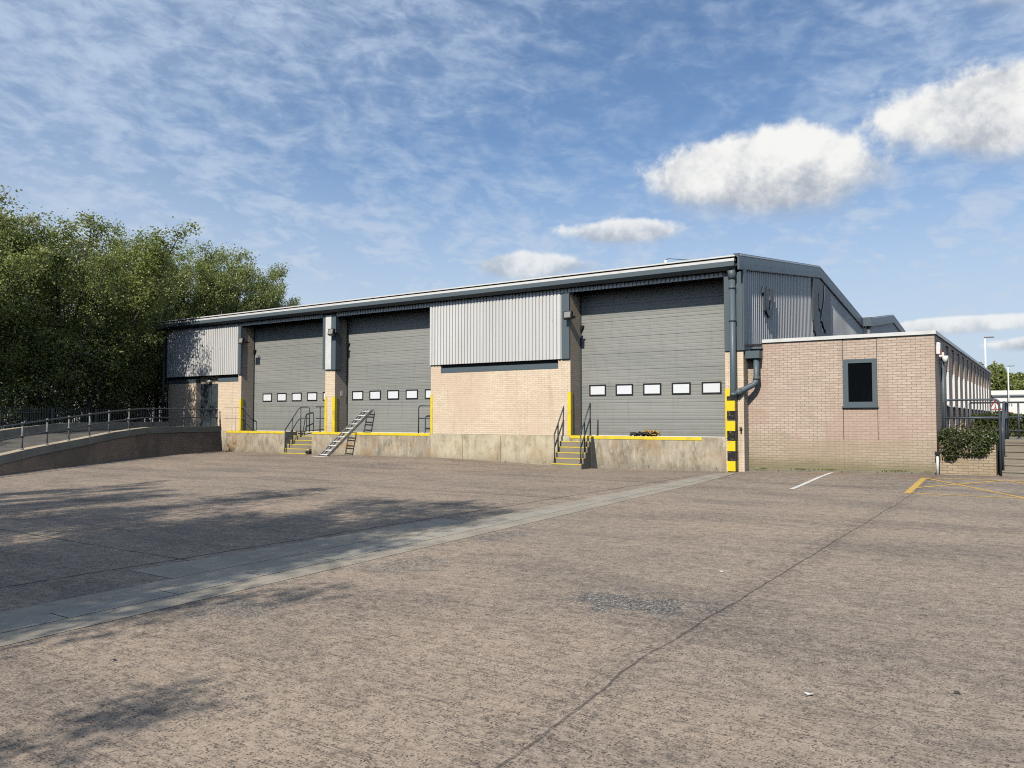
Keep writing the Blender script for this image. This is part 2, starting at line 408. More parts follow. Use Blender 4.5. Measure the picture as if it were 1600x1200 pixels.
# smooth concrete margins and the drain blocks let into the yard
def xl(y): return -.02 - .045 * y
def xr(y): return .60 - .0665 * y
def lane(f0, f1, y0, y1, n, dz, name, m, base=False):
    rows = []
    for i in range(n + 1):
        y = y0 + (y1 - y0) * i / n; a, b_ = xl(y), xr(y)
        rows.append([(a + (b_ - a) * f0, y), (a + (b_ - a) * f1, y)])
    return struct(sheet(rows, dz).build(name, m))
lane(0, .36, -1.0, -27, 30, .004, 'drain_margin', M['lane'])
lane(.66, 1., -1.0, -27, 30, .004, 'drain_margin', M['lane'])
y = -1.0; k = 0
m = MB()
while y > -27:
    y1 = y - 1.0
    a0, b0, a1, b1 = xl(y), xr(y), xl(y1 + .012), xr(y1 + .012)
    P = [(a0 + (b0 - a0) * .365, y), (a0 + (b0 - a0) * .655, y), (a1 + (b1 - a1) * .655, y1 + .012), (a1 + (b1 - a1) * .365, y1 + .012)]
    m.quad(*[(px, py, hgt(px, py) + .006) for px, py in P]); y = y1
struct(m.build('drain_channel', M['lane2']))
rows = [[(.02 - .008 * (yy + 13), yy), (xl(yy) - .012, yy)] for yy in [-13.4 - .26 * i for i in range(21)]]
struct(sheet(rows, .004).build('concrete_patch', M['lane']))
struct(band((3.2, -4.95), (2.97, .12), .05, .05, 10, .005).build('white_line', M['lineW']))
# yellow hatched box
for a, b_, w in (((5.5, -4.6), (5.42, -1.15), .07), ((5.42, -1.15), (13, -1.0), .045), ((5.5, -4.6), (13, -4.5), .045),
                 ((5.45, -1.2), (7.6, -4.5), .045), ((5.5, -3.5), (7.1, -1.1), .045), ((7.6, -4.5), (10.4, -1.1), .045), ((7.2, -1.15), (9.4, -4.5), .045), ((9.4, -4.5), (11.6, -1.1), .045)):
    MB_ = band(a, b_, w, w, 8, .0045 + .0012 * random.random()); struct(MB_.build('yellow_marking', M['lineY']))

# ------------------------------------------------------------------ warehouse
YB = .04                                    # brick face
wh = thing('warehouse', 'long single-storey warehouse of buff brick with white ribbed cladding above three grey loading doors', 'warehouse', (-14, 9, 0))
EAVE, APEX, VAL = (-.30, 6.37), (9.5, 7.55), (18.1, 6.36)
APEX2, VAL2 = (27.1, 7.5), (36.4, 6.36)
XL, XG = -28.75, .5
def roofz(y):
    return lerp_tab(y, [EAVE, APEX, VAL, APEX2, VAL2])
def wall(x0, x1, y0, y1, z0, z1, mm='brick', name='brick_wall'):
    return MB().box(x0, x1, y0, y1, z0, z1).build(name, M[mm], wh)
YD = .75
# front brickwork (pier and panels); the loading dock below is its own thing
m = MB(); m.box(-28.6, -26.2, YB, YD + .1, .9, 3.28).box(-26.2, -24.5, .3, YD + .1, 3.24, 3.28).box(-24.5, -22.79, YB, YD + .1, .9, 3.28)
m.box(-28.6, -28.5, YB, YD + .1, 3.28, 5.9).box(-23.0, -22.79, YB, YD + .1, 3.28, 5.9); m.box(-28.5, -23.0, .3, YD + .1, 3.28, 5.9)
m.build('brick_wall', M['brick'], wh)
wall(-17.24, -16.66, YB, YD + .1, .9, 5.9)
m = MB(); m.box(-11.47, -5.36, YB, YD + .1, 1.0, 3.28).box(-11.47, -10.98, YB, YD + .1, 3.28, 5.9).box(-5.84, -5.36, YB, YD + .1, 3.28, 5.9)
m.box(-10.98, -5.84, .2, YD + .1, 3.28, 5.9); m.build('brick_wall', M['brick'], wh)
wall(0., .55, YB - .04, .9, -.15, 3.59); wall(0., .48, YB - .03, .9, 3.592, 5.9)
# slot flashings under the cladding
for a, b_ in ((-28.5, -26.2), (-24.5, -23.0), (-10.98, -5.84)):
    MB().prism([(.03, 3.285), (.025, 3.46), (.19, 3.5), (.19, 3.285)], 0, a, b_).build('slot_flashing', M['slate'], wh)
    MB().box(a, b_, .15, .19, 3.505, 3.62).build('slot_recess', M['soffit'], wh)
# profiled sheets
def corr(x0, x1, z0, z1, y, pitch=.14, dep=.032):
    m = MB(); pts = []
    n = max(1, round((x1 - x0) / pitch)); p = (x1 - x0) / n
    for i in range(n):
        x = x0 + i * p
        pts += [(x, y - dep), (x + .6 * p, y - dep), (x + .68 * p, y), (x + .92 * p, y)]
    pts.append((x1, y - dep))
    A = [m.b.verts.new((u, v, z0)) for u, v in pts]; B = [m.b.verts.new((u, v, z1)) for u, v in pts]
    for i in range(len(pts) - 1): m.b.faces.new((A[i], A[i + 1], B[i + 1], B[i]))
    return m
ZT = 6.1
for x0, x1, z0 in ((-28.55, -22.95, 3.62), (-22.95, -17.33, 5.82), (-16.52, -11.47, 5.82), (-11.47, -5.67, 3.6), (-5.67, .0, 5.84)):
    corr(x0, x1, z0, ZT, .0).build('profiled_cladding', M['clad'], wh)
for x0, x1 in ((-22.95, -22.76), (-5.67, -5.36)):
    MB().box(x0 + .002, x1, -.035, YB - .002, 3.6, 5.815).build('corner_trim', M['slate'], wh)
# boxed pier between the first two doors
MB().box(-17.33, -17.16, -.04, YB - .002, 3.63, 5.9).build('corner_trim', M['slate'], wh)
MB().box(-17.158, -16.82, -.05, YB - .002, 3.63, 5.9).build('pier_cladding', M['white'], wh)
MB().box(-16.818, -16.56, -.04, YB + .25, 3.61, 5.9).build('corner_trim', M['slate'], wh)
# right corner
MB().box(.002, .2, -.05, -.004, 3.6, 5.95).build('corner_trim', M['slate'], wh)
MB().box(.21, .56, -.05, -.004, 3.6, 5.95).build('corner_trim', M['slate'], wh)
MB().box(.552, .6, -.05, .25, 3.6, 6.05).build('corner_trim', M['slate'], wh)
# left end trim, downpipe
MB().box(-28.75, -28.56, -.05, .3, 3.6, 6.0).build('corner_trim', M['slate_dark'], wh)
MB().tube([(-28.68, -.12, 1.1), (-28.68, -.12, 6.0)], .07, 10).build('downpipe', M['slate_dark'], wh)
# soffit, gutter, eave flashing, roof
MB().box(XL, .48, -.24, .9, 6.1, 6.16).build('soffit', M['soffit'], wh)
MB().box(XL, .0, .03, .06, 5.3, 6.1).build('eaves_board', M['soffit'], wh) if False else None
MB().prism([(-.2, 5.985), (-.31, 6.08), (-.34, 6.09), (-.34, 6.235), (-.2, 6.235)], 0, XL - .05, .42).build('gutter', M['slate'], wh)
MB().box(XL - .05, .42, -.335, -.2, 6.238, 6.315).build('eave_flashing', M['white'], wh)
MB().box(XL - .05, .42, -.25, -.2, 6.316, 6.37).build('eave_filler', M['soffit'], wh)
rp = [EAVE, APEX, VAL, APEX2, VAL2]
poly = [(y, z + .002) for y, z in rp] + [(y, z + .045) for y, z in rp[::-1]]
MB().prism(poly, 0, XL, XG + .1).build('roof', M['white'], wh)
sec = [(.44, .075), (.58, .07), (.6, -.06), (.612, -.2), (.612, -.38), (.6, -.41), (.56, -.41), (.56, -.05), (.44, .05)]
MB().sweep(sec, [(-.46, EAVE[1] - .02), APEX, VAL]).build('verge_flashing', M['slate'], wh)
MB().sweep(sec, [(18.55, 6.42), APEX2, VAL2]).build('verge_flashing', M['slate'], wh)
sec2 = [(XL - .05, .07), (XL - .1, 0), (XL - .1, -.38), (XL, -.38), (XL, .05)]
MB().sweep(sec2, [(-.46, EAVE[1] - .02), APEX, VAL, APEX2, VAL2]).build('verge_flashing', M['slate_dark'], wh)
MB().box(XG + .1, .95, 17.95, 18.52, 6.02, 6.45).build('valley_hopper', M['slate'], wh)
MB().tube([(.8, 18.2, 3.6), (.8, 18.2, 6.02)], .09, 10).build('valley_downpipe', M['galv'], wh)
# gable wall, ribbed
def gable_pts(y0, y1, pitch=.2):
    pts = []; n = round((y1 - y0) / pitch); p = (y1 - y0) / n
    for i in range(n):
        y = y0 + i * p
        pts += [(y, .5), (y + .52 * p, .5), (y + .64 * p, .545), (y + .86 * p, .545), (y + .98 * p, .5)]
    return pts
m = MB(); pts = gable_pts(.25, 36.2)
A = [m.b.verts.new((x, y, 3.55)) for y, x in pts]; B = [m.b.verts.new((x, y, roofz(y) - .01)) for y, x in pts]
for i in range(len(pts) - 1): m.b.faces.new((A[i], A[i + 1], B[i + 1], B[i]))
m.build('gable_cladding', M['gable'], wh)
MB().box(.2, .495, 1.6, 36.2, -.1, 3.6).build('gable_wall', M['brick'], wh)
MB().box(XL + .1, -28.5, YB, 36.2, 0, 6.3).build('end_wall', M['brick'], wh)
MB().box(XL + .1, .49, 36.2, 36.4, 0, 6.3).build('rear_wall', M['clad'], wh)
# rounded lettering boards on the gable, seen almost edge-on
def board(poly, x0=.55, x1=.61): return MB().prism(poly, 0, x0, x1)
sg = thing('gable_sign', 'dark slate raised lettering fixed high on the ribbed gable, seen almost edge-on', 'sign', (.55, 6., 5.4))
# small figure: a flag stroke, then a rounded figure with a slot
board([(1.85, 5.55), (2.0, 5.78), (2.1, 5.78), (2.1, 5.0), (1.96, 5.0), (1.96, 5.6)]).build('letter', M['slate_dark'], sg)
arc = [(2.55 + .42 * math.cos(a), 5.25 + .4 * math.sin(a)) for a in [math.pi + k * math.pi / 8 for k in range(9)]]
arc_in = [(2.55 + .2 * math.cos(a), 5.27 + .2 * math.sin(a)) for a in [2 * math.pi - k * math.pi / 8 for k in range(9)]]
board([(2.13, 5.8)] + arc + [(2.97, 5.8), (2.75, 5.8)] + arc_in + [(2.35, 5.8)]).build('letter', M['slate_dark'], sg)
# large emblem: tall rounded board with slots
big = [(8.3, 6.95), (8.3, 5.35), (8.45, 4.95), (8.75, 4.66), (9.3, 4.5), (9.3, 5.5), (9.05, 5.75), (9.05, 6.45), (9.2, 6.5), (9.2, 5.9), (9.45, 5.8), (9.8, 6.3), (9.95, 6.98), (9.3, 7.02)]
board(big).build('letter', M['slate_dark'], sg)
board([(9.35, 4.45), (9.35, 5.35), (9.75, 5.0), (10.15, 4.95), (10.15, 4.4)]).build('letter', M['slate_dark'], sg)
board([(9.62, 5.7), (9.62, 5.45), (10.0, 5.15), (10.25, 5.12), (10.25, 4.4), (11.1, 4.4), (11.1, 6.8), (10.2, 6.95), (10.05, 6.3)]).build('letter', M['slate_dark'], sg)

# loading doors
def dock_door(x0, x1, wx, name='dock_door'):
    m = MB(); z = .99; prof = []
    k = 0
    while z < 5.95:
        d = .011 if k % 5 == 0 else .005
        prof += [(z, YD + d), (z + .012, YD + d), (z + .022, YD), (z + .1, YD)]
        z += .11; k += 1
    A = [m.b.verts.new((x0, y, z)) for z, y in prof]; B = [m.b.verts.new((x1, y, z)) for z, y in prof]
    for i in range(len(prof) - 1): m.b.faces.new((A[i], B[i], B[i + 1], A[i + 1]))
    d = m.build(name, M['door'], wh)
    for x in wx:
        a, b_ = max(x, x0), min(x + .64, x1)
        f = MB(); f.box(a, b_, YD - .02, YD + .02, 2.35, 2.395).box(a, b_, YD - .02, YD + .02, 2.685, 2.73)
        f.box(a, a + .05, YD - .02, YD + .02, 2.395, 2.685).box(b_ - .05, b_, YD - .02, YD + .02, 2.395, 2.685)
        f.build('window_frame', M['black'], d)
        MB().box(a + .05, b_ - .05, YD - .008, YD + .015, 2.395, 2.685).build('window_pane', M['acrylic'], d)
    MB().box(x0, x1, YD - .03, YD + .02, .985, 1.02).build('bottom_seal', M['whitep'], d)
    MB().box(x0, x0 + .04, YD - .06, YD - .002, 1.0, 5.9).build('guide_rail', M['slate_dark'], d)
    MB().prism([(x0 + .04, 4.55), (x0 + .16, 4.78), (x0 + .04, 4.78)], 1, YD - .1, YD - .03).build('guide_bracket', M['black'], d)
    return d
dock_door(-22.79, -17.24, [-22.14 + 1. * i for i in range(5)])
dock_door(-16.66, -11.47, [-15.86 + .83 * i for i in range(5)] if False else [-15.86, -15.34, -14.38, -13.37, -12.38] if False else [-16.36 + 1. * i for i in range(5)])
dock_door(-5.36, 0., [-5.02 + 1. * i for i in range(5)])
# side door in the shade of the trees
d = MB().box(-26.18, -24.52, .28, .32, 1.05, 3.24).build('side_door', M['slate_dark'], wh)
MB().box(-25.36, -25.34, .265, .28, 1.06, 3.23).build('door_joint', M['black'], d)
MB().box(-25.3, -25.2, .22, .28, 2.0, 2.05).build('handle', M['galv'], d)
# rainwater pipes at the right corner
m = MB(); X, Y = .295, -.17
m.tube([(X, Y, -.02), (X, Y, 5.75)], .092, 14)
m.tube([(X, Y, 5.72), (X, Y, 5.86), (X - .01, Y - .03, 5.99)], .115, 14)
for z in (2.25, 4.45, 5.42): m.tube([(X, Y, z), (X, Y, z + .09)], .104, 14)
dp = m.build('downpipe', M['slate'], wh)
m = MB(); m.tube([(.3, -.17, 2.33), (.42, -.1, 2.35), (.8, .12, 2.58), (.86, .18, 2.66), (.87, .2, 2.76), (.87, .2, 3.36)], .085, 14)
m.tube([(.37, -.13, 2.335), (.5, -.05, 2.39)], .105, 14); m.tube([(.87, .2, 2.72), (.87, .2, 2.82)], .098, 14)
m.build('branch_pipe', M['slate'], wh)
m = MB(); m.prism([(.575, 3.36), (.585, 3.58), (1.0, 3.58), (1.0, 3.36)], 1, .06, .36); m.build('rain_hopper', M['slate'], wh)
tp = MB(); tp.tube([(.47, -.005, 1.28), (.47, -.09, 1.28), (.47, -.1, 1.22)], .025, 8).box(.43, .51, -.08, -.06, 1.31, 1.33); tp.build('tap', M['black'], wh)
MB().box(-16.62, -16.6, .33, .45, 2.52, 2.74).build('notice_plate', M['whitep'], wh)
bl = thing('bulkhead_light', 'small white bulkhead light over the slate side door at the far left', 'wall light', (-25.4, .2, 3.35))
MB().box(-25.55, -25.3, .12, .278, 3.3, 3.42, .03).build('diffuser', M['whitep'], bl)
MB().box(-25.58, -25.27, .2, .277, 3.43, 3.46).build('housing', M['slate_dark'], bl)
ra = thing('roof_anchor', 'tiny stub post with a slack wire on the warehouse roof edge', 'roof fitting', (-2.0, .3, 6.45))
MB().tube([(-2, .3, 6.45), (-2, .3, 6.62)], .05, 8).build('post', M['whitep'], ra)
MB().tube([(-2, .3, 6.64), (-1.9, .3, 6.66), (-1.2, .5, 6.56)], .012, 6).build('wire', M['slate'], ra)

# ------------------------------------------------------------------ loading dock
dk = thing('loading_dock', 'raised stained concrete loading dock with yellow edge running below the doors', 'loading dock', (-14, .5, 0))
ZP = 1.0
def dock(x0, x1, y0, mm, name='dock_wall', y1=.64, zt=ZP): return MB().box(x0, x1, y0, y1, -.3, zt, .012).build(name, M[mm], dk)
dock(-24.2, -19.66, 0., 'conc'); dock(-18.0, -11.44, 0., 'conc')
dock(-11.436, -5.36, -.025, 'conc_yel', zt=.995); dock(-5.356, -.004, .0, 'conc')
MB().box(-24.2, -.004, .645, 1.3, -.3, ZP - .003).build('platform', M['conc'], dk)
def edge(x0, x1):
    return MB().prism([(-.014, .915), (-.014, 1.014), (.075, 1.014), (.075, 1.004), (-.003, 1.004), (-.003, .915)], 0, x0, x1).build('edge_angle', M['yellow'], dk)
edge(-23.75, -19.67); edge(-17.99, -11.46); edge(-4.6, -.75); edge(-5.35, -4.61)
# vertical formwork joints in the plinth
for x in (-9.9, -8.2): MB().box(x, x + .012, -.0262, -.02, .0, .97).build('joint', M['soffit'], dk)

# ------------------------------------------------------------------ steps
def stair(name, label, x0, x1, ys, zs, yback, zbase):
    r = thing(name, label, 'steps', ((x0 + x1) / 2, 0, zbase), 'concrete steps up to the dock')
    m = MB()
    yy = list(ys) + [yback]
    for i, z in enumerate(zs):
        m.box(x0 + .001 * i, x1 - .001 * i, ys[i], yback, -.3 if i == 0 else zs[i - 1] - .02, z)
        MB().box(x0 + .01, x1 - .004, ys[i] - .006, ys[i] + .055, z - .028, z + .004).build('nosing', M['nosing'], r)
    m.build('treads', M['conc_step'], r); return r
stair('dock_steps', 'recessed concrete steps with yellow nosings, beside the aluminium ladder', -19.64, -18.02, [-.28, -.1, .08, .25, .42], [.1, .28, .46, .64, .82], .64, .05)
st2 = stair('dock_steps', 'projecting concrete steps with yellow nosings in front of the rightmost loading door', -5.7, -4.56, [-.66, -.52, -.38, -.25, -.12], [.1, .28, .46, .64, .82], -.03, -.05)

MB().prism([(-4.552, -.12), (-4.552, .99), (-4.46, .99), (-4.31, -.12)], 1, -.016, -.002).build('shadow_wedge', M['soffit'], st2)  # thin dark plate on the dock wall, drawn as the shadow beside the steps
# tubular railings
def bend(p, r, n=5):
    """round interior corners of a polyline"""
    p = [Vector(q) for q in p]; out = [p[0]]
    for a, b_, c in zip(p, p[1:], p[2:]):
        u = (a - b_); v = (c - b_); k = min(r, u.length * .45, v.length * .45)
        s0 = b_ + u.normalized() * k; s1 = b_ + v.normalized() * k
        for i in range(n + 1):
            f = i / n; out.append((s0.lerp(b_, f)).lerp(b_.lerp(s1, f), f))
    out.append(p[-1]); return out
def railing(label, loc, rails, posts, mm='rail', r=.024, group='grey tube railings', name='tube_railing'):
    o = thing(name, label, 'railing', loc, group)
    for p in rails: MB().tube(bend(p, .12), r, 8).build('rail', M[mm], o)
    for a, b_ in posts:
        m = MB(); m.tube([a, b_], r, 8); z = Vector(a); m.tube([z, z + Vector((0, 0, .03))], r * 2.2, 8)
        m.build('post', M[mm], o)
    return o
x = -19.45
railing('slate tube handrail climbing the left side of the steps beside the ladder', (x, 0, .1),
        [[(x, -.2, 1.06), (x, .38, 2.08), (x, .78 - .13, 2.08), (x, .66, 1.0)] if False else
         [(x, -.2, 1.08), (x + .25, .38, 2.07), (x + .75, .5, 2.07), (x + .75, .5, 1.0)],
         [(x, -.2, .6), (x + .27, .34, 1.58), (x + .75, .5, 1.58)]],
        [((x, -.2, .1), (x, -.2, 1.08)), ((x + .12, .1, .46), (x + .12, .1, 1.58)), ((x + .3, .4, .82), (x + .3, .4, 2.07))])
railing('short slate guard rail beside the brick pier between the first two doors', (-17.4, .1, 1),
        [[(-17.85, .1, 2.07), (-17.15, .1, 2.07), (-17.15, .1, 1.0)], [(-17.85, .1, 1.58), (-17.15, .1, 1.58)]],
        [((-17.6, .1, 1.0), (-17.6, .1, 2.07))])
railing('slate guard rail half hidden at the right edge of the middle door', (-12, .3, 1),
        [[(-12.3, .3, 1.0), (-12.3, .3, 2.07), (-11.5, .3, 2.07)], [(-12.3, .3, 1.58), (-11.5, .3, 1.58)]], [])
railing('slate guard rail along the dock edge left of the leftmost loading door', (-23, .0, 1),
        [[(-24.0, .06, 2.07), (-22.5, .06, 2.07), (-22.5, .06, 1.0)], [(-24.0, .06, 1.58), (-22.5, .06, 1.58)]],
        [((-23.42, .06, 1.0), (-23.42, .06, 2.07)), ((-23.15, .06, 1.0), (-23.15, .06, 2.07))])
x = -5.63
railing('left handrail of the projecting steps, curving down onto the dock', (x, -.3, 0),
        [[(x, -.56, 1.06), (x, .12, 2.1), (x, .55, 2.1), (x, .55, 1.0)], [(x, -.56, .62), (x, .08, 1.58), (x, .55, 1.58)]],
        [((x, -.56, .1), (x, -.56, 1.06)), ((x, -.33, .4), (x, -.33, 1.42)), ((x, .14, 1.0), (x, .14, 2.1))])
x = -4.64
railing('right handrail of the projecting steps, in front of the grey loading door', (x, -.3, 0),
        [[(x, -.56, 1.1), (x, .1, 2.1)], [(x, -.56, .62), (x, .1, 1.6)]],
        [((x, -.56, .1), (x, -.56, 1.1)), ((x, -.3, .45), (x, -.3, 1.5)), ((x, .1, 1.0), (x, .1, 2.1))])

# corner guards
def cguard(x, label, sgn, y=YB, z1=2.48, wx=.105, wy=.12):
    o = thing('corner_guard', label, 'corner guard', (x, y, 1), 'yellow corner guards at the loading doors')
    m = MB(); a, b_ = (x - wx * sgn, x + .012 * sgn)
    m.box(min(a, b_), max(a, b_), y - .014, y - .002, 1.0, z1)
    m.build('front_flange', M['yellow'], o)
    m = MB(); a, b_ = x + .002 * sgn, x + .014 * sgn
    m.box(min(a, b_), max(a, b_), y - .002, y + wy, 1.0, z1); m.build('side_flange', M['yellow'], o)
cguard(-22.79, 'yellow corner guard on the pier left of the leftmost door', 1)
cguard(-17.24, 'yellow corner guard on the left edge of the narrow pier between the doors', -1, wx=.12)
cguard(-16.66, 'yellow corner guard on the right edge of the narrow pier between the doors', 1, wx=.15)
cguard(-11.47, 'yellow corner guard where the long brick panel meets the middle door', -1)
cguard(-5.36, 'yellow corner guard behind the projecting steps at the brick panel', 1)
cguard(0., 'yellow corner guard left of the striped pipe guard', -1, y=0., wx=.14)
pg = thing('pipe_guard', 'tall box guard banded yellow and black round the foot of the corner downpipe', 'pipe guard', (.26, -.2, 0))
m = MB(); m.box(.14, .375, -.3, -.288, 0, 2.24).box(.14, .152, -.288, -.04, 0, 2.24).box(.363, .375, -.288, -.04, 0, 2.24)
m.build('banded_shield', M['guard'], pg)
MB().box(.09, .43, -.34, -.06, -.02, .012).build('foot_plate', M['yellow'], pg)

# floodlights
fl = thing('floodlight', 'small black floodlight on a bracket above the leftmost loading door', 'floodlight', (-22.4, -.16, 5.12), 'floodlights above the loading doors')
W[fl] = (0, 0, 0)
def fbox(nm, mm, *a): return MB().box(*a).build(nm, M[mm], fl)
fbox('bracket', 'black', .02, .12, .1, .14, -.06, -.02); fbox('arm', 'black', -.04, .02, -.05, .3, -.09, -.05)
h = MB(); h.prism([(-.14, -.12), (-.04, -.16), (-.0, .1), (-.1, .13)], 0, -.22, .1); h = h.build('lamp_head', M['black'], fl)
MB().prism([(-.146, -.09), (-.136, -.1), (-.1, .09), (-.11, .1)], 0, -.18, .06).build('lens', M['lamp'], h)
dup(fl, (-16.55, -.16, 5.17), 'small black floodlight on the narrow pier between the first two doors')
dup(fl, (-5.22, -.18, 5.05), 'small black floodlight on the trim left of the rightmost door')

# ------------------------------------------------------------------ ladder
F = Vector((-15.72, -1.32, .03)); T = Vector((-15.02, .62, 2.0)); D = (T - F)
wd = Vector((-.45, .02, .0))
up = D.normalized(); nrm = up.cross(wd.normalized()).normalized()
if nrm.y > 0: nrm = -nrm
ld = thing('ladder', 'aluminium extension ladder leaning on the dock edge with its shadow on the concrete', 'ladder', tuple(F))
def beam(m, a, b_, w, t_, side, nn):
    s_ = side * w; n_ = nn * t_
    A = [m.b.verts.new(a + i * s_ + j * n_) for i, j in ((-.5, -.5), (.5, -.5), (.5, .5), (-.5, .5))]
    B = [m.b.verts.new(b_ + i * s_ + j * n_) for i, j in ((-.5, -.5), (.5, -.5), (.5, .5), (-.5, .5))]
    for k in range(4): m.b.faces.new((A[k], A[(k + 1) % 4], B[(k + 1) % 4], B[k]))
    m.b.faces.new(A[::-1]); m.b.faces.new(B)
sd = wd.normalized()
for sec_, off, f0, f1, shr in ((0, 0., 0., .97, 0.), (1, .075, .03, 1., .03)):
    for e in (0, 1):
        base = F + wd * (e if not shr else (e * .82 + .09)) + nrm * -off
        m = MB(); beam(m, base + D * f0, base + D * f1, .026, .062, sd, nrm)
        m.build('stile', M['aludark'], ld)
        if not shr:
            m = MB(); beam(m, base - up * .02, base + up * .07, .036, .08, sd, nrm); m.build('foot', M['black'], ld)
    nr_ = 11
    for i in range(nr_):
        p = F + nrm * -off + D * (f0 + .05 + (f1 - f0 - .09) * i / (nr_ - 1))
        m = MB(); beam(m, p + wd * .04, p + wd * .96, .04, .035, up, nrm); m.build('rung', M['alu'], ld)
MB().tube([(-16.5, -1.32, .06), (-15.5, -1.32, .05)], .03, 8).build('stabiliser_bar', M['alu'], ld)
o = MB(); o.prism([(-.18, .03), (-.14, .2), (.0, .2), (.04, .03)], 0, -18.2, -17.98)
tag(o.build('rubber_block', M['black'], None, (-18.1, -.1, .06)), 'black rubber wedge block at the right end of the lowest recessed step', 'wheel chock')
hp = MB(); hp.tube([(-19.6, .52, 1.02), (-19, .5, 1.02), (-18.6, .54, 1.05), (-18.0, .5, 1.1), (-17.6, .56, 1.13)], .018, 6)
tag(hp.build('hose', M['black'], None, (-18.6, .5, 1.02)), 'thin dark hose lying along the foot of the leftmost door', 'hose')
# tangle of straps on the dock
st = thing('strap_heap', 'heap of tangled black and yellow lashing straps on the dock edge', 'strap heap', (-2.8, .3, 1.0))
for nm, mm, cnt, x0, x1, hh in (('black_straps', 'black', 16, -3.3, -2.25, .15), ('yellow_straps', 'strapy', 6, -2.85, -2.22, .2)):
    if mm == 'strapy': M['strapy'] = paint('faded_yellow_webbing', (.42, .25, .04), .8, 0, .4)
    m = MB()
    for k in range(cnt):
        cx = random.uniform(x0 + .12, x1 - .12); pts = []; a0 = random.uniform(0, 6.3); h0 = hh * (1 - abs((cx + 2.65) / .75) ** 2 * .8)
        for j in range(9):
            a = a0 + j * .75; rr = random.uniform(.05, .17)
            pts.append((min(x1, max(x0, cx + rr * 1.3 * math.cos(a))), .27 + rr * math.sin(a), 1.02 + max(.0, h0) * random.random()))
        m.tube(bend(pts, .08, 3), random.uniform(.015, .026), 6)
    m.build(nm, M[mm], st)

# ------------------------------------------------------------------ low brick annex
lb = thing('brick_annex', 'low flat-roofed pinkish brick annex with one dark window facing the yard', 'building', (3, 10, 0))
YA, XA, ZA = .4, 5.54, 3.82
m = MB()
m.box(1.0, 3.235, YA, YA + .3, -.1, ZA).box(4.125, XA, YA, YA + .3, -.1, ZA).box(3.235, 4.125, YA + .012, YA + .3, -.1, 1.91).box(3.235, 4.125, YA + .012, YA + .3, 3.24, ZA)
m.box(.555, 1.0, YA, YA + .3, -.1, 3.36); m.build('front_wall', M['brick2'], lb)
for x in (3.225, 4.115): 
    for z0, z1 in ((1.0, 1.9), (3.24, ZA)): MB().box(x, x + .014, YA - .002, YA + .006, z0, z1).build('movement_joint', M['soffit'], lb)
# side wall with recessed window bays
YK = [3.76, 5.45, 7.2, 8.9, 10.65, 12.33, 13.98, 15.57, 17.16, 18.74, 20.3, 21.9]
m = MB(); last = YA + .3
for yk in YK:
    m.box(XA - .3, XA, last, yk - .75, -.1, ZA); last = yk
    m.box(XA - .3, XA - .045, yk - .75, yk, -.1, 1.5).box(XA - .3, XA - .045, yk - .75, yk, 3.0, 3.72).box(XA - .3, XA, yk - .75, yk, 3.72, ZA)
    MB().box(XA - .3, XA - .05, yk - .749, yk - .001, 1.5, 1.93).build('spandrel_panel', M['slate_dark'], lb)
    wn = MB().box(XA - .3, XA - .15, yk - .749, yk - .001, 1.972, 3.0).build('side_window', M['glass'], lb)
    MB().box(XA - .3, XA + .03, yk - .78, yk - .001, 1.932, 1.97).build('sill', M['whitep'], wn)
    MB().box(XA - .145, XA - .002, yk - .03, yk - .002, 1.974, 2.98).build('frame', M['whitep'], wn)
m.box(XA - .3, XA, last, 23.3, -.1, ZA)
m.build('side_wall', M['brick2'], lb)
MB().box(.555, XA - .3, 23.0, 23.3, -.1, ZA).build('rear_wall', M['brick2'], lb)
MB().box(.56, XA - .31, YA + .31, 22.99, 3.4, 3.5).build('roof', M['slate_dark'], lb)
m = MB(); m.box(1.0, XA + .04, YA - .05, YA + .34, ZA + .002, ZA + .1).box(XA - .34, XA + .04, YA + .342, 23.35, ZA + .002, ZA + .1); m.build('coping', M['white'], lb)
m = MB(); m.box(3.24, 4.12, YA - .035, YA + .05, 1.912, 2.045).box(3.24, 4.12, YA - .035, YA + .05, 3.125, 3.235).box(3.24, 3.38, YA - .035, YA + .05, 2.045, 3.125).box(4.0, 4.12, YA - .035, YA + .05, 2.045, 3.125)
wf = m.build('window', M['slate'], lb)
MB().box(3.38, 4.0, YA + .0, YA + .02, 2.045, 3.125).build('pane', M['glass'], wf)
MB().box(3.21, 4.15, YA - .06, YA - .036, 1.885, 1.925).build('sill', M['slate'], wf)
m = MB(); m.tube([(XA + .07, 1.5, .9), (XA + .07, 1.5, 3.25)], .05, 10); m.build('side_downpipe', M['slate'], lb)
m = MB(); m.box(.6, 1.0, YA - .16, YA - .02, 3.72, 3.79).box(.62, 1.02, YA, YA + .28, 3.6, 3.66); m.build('parapet_gutter', M['black'], lb)
al = thing('alarm_box', 'red and white alarm box high on the shaded annex corner', 'alarm box', (XA, .8, 3.4))
MB().box(XA + .002, XA + .1, .66, .95, 3.3, 3.62, .02).build('cover', M['whitep'], al); MB().box(XA + .102, XA + .115, .68, .93, 3.3, 3.44).build('red_band', M['red'], al)
cc = thing('security_camera', 'white dome security camera below the alarm box on the annex corner', 'camera', (XA, 1.4, 3.25))
MB().box(XA + .002, XA + .12, 1.33, 1.47, 3.28, 3.4).build('mount', M['whitep'], cc)
m = MB(); m.tube([(XA + .14, 1.4, 3.3), (XA + .14, 1.4, 3.2), (XA + .14, 1.4, 3.12)], .085, 12, .05); m.build('dome', M['whitep'], cc)
kb = MB(); xx = .62
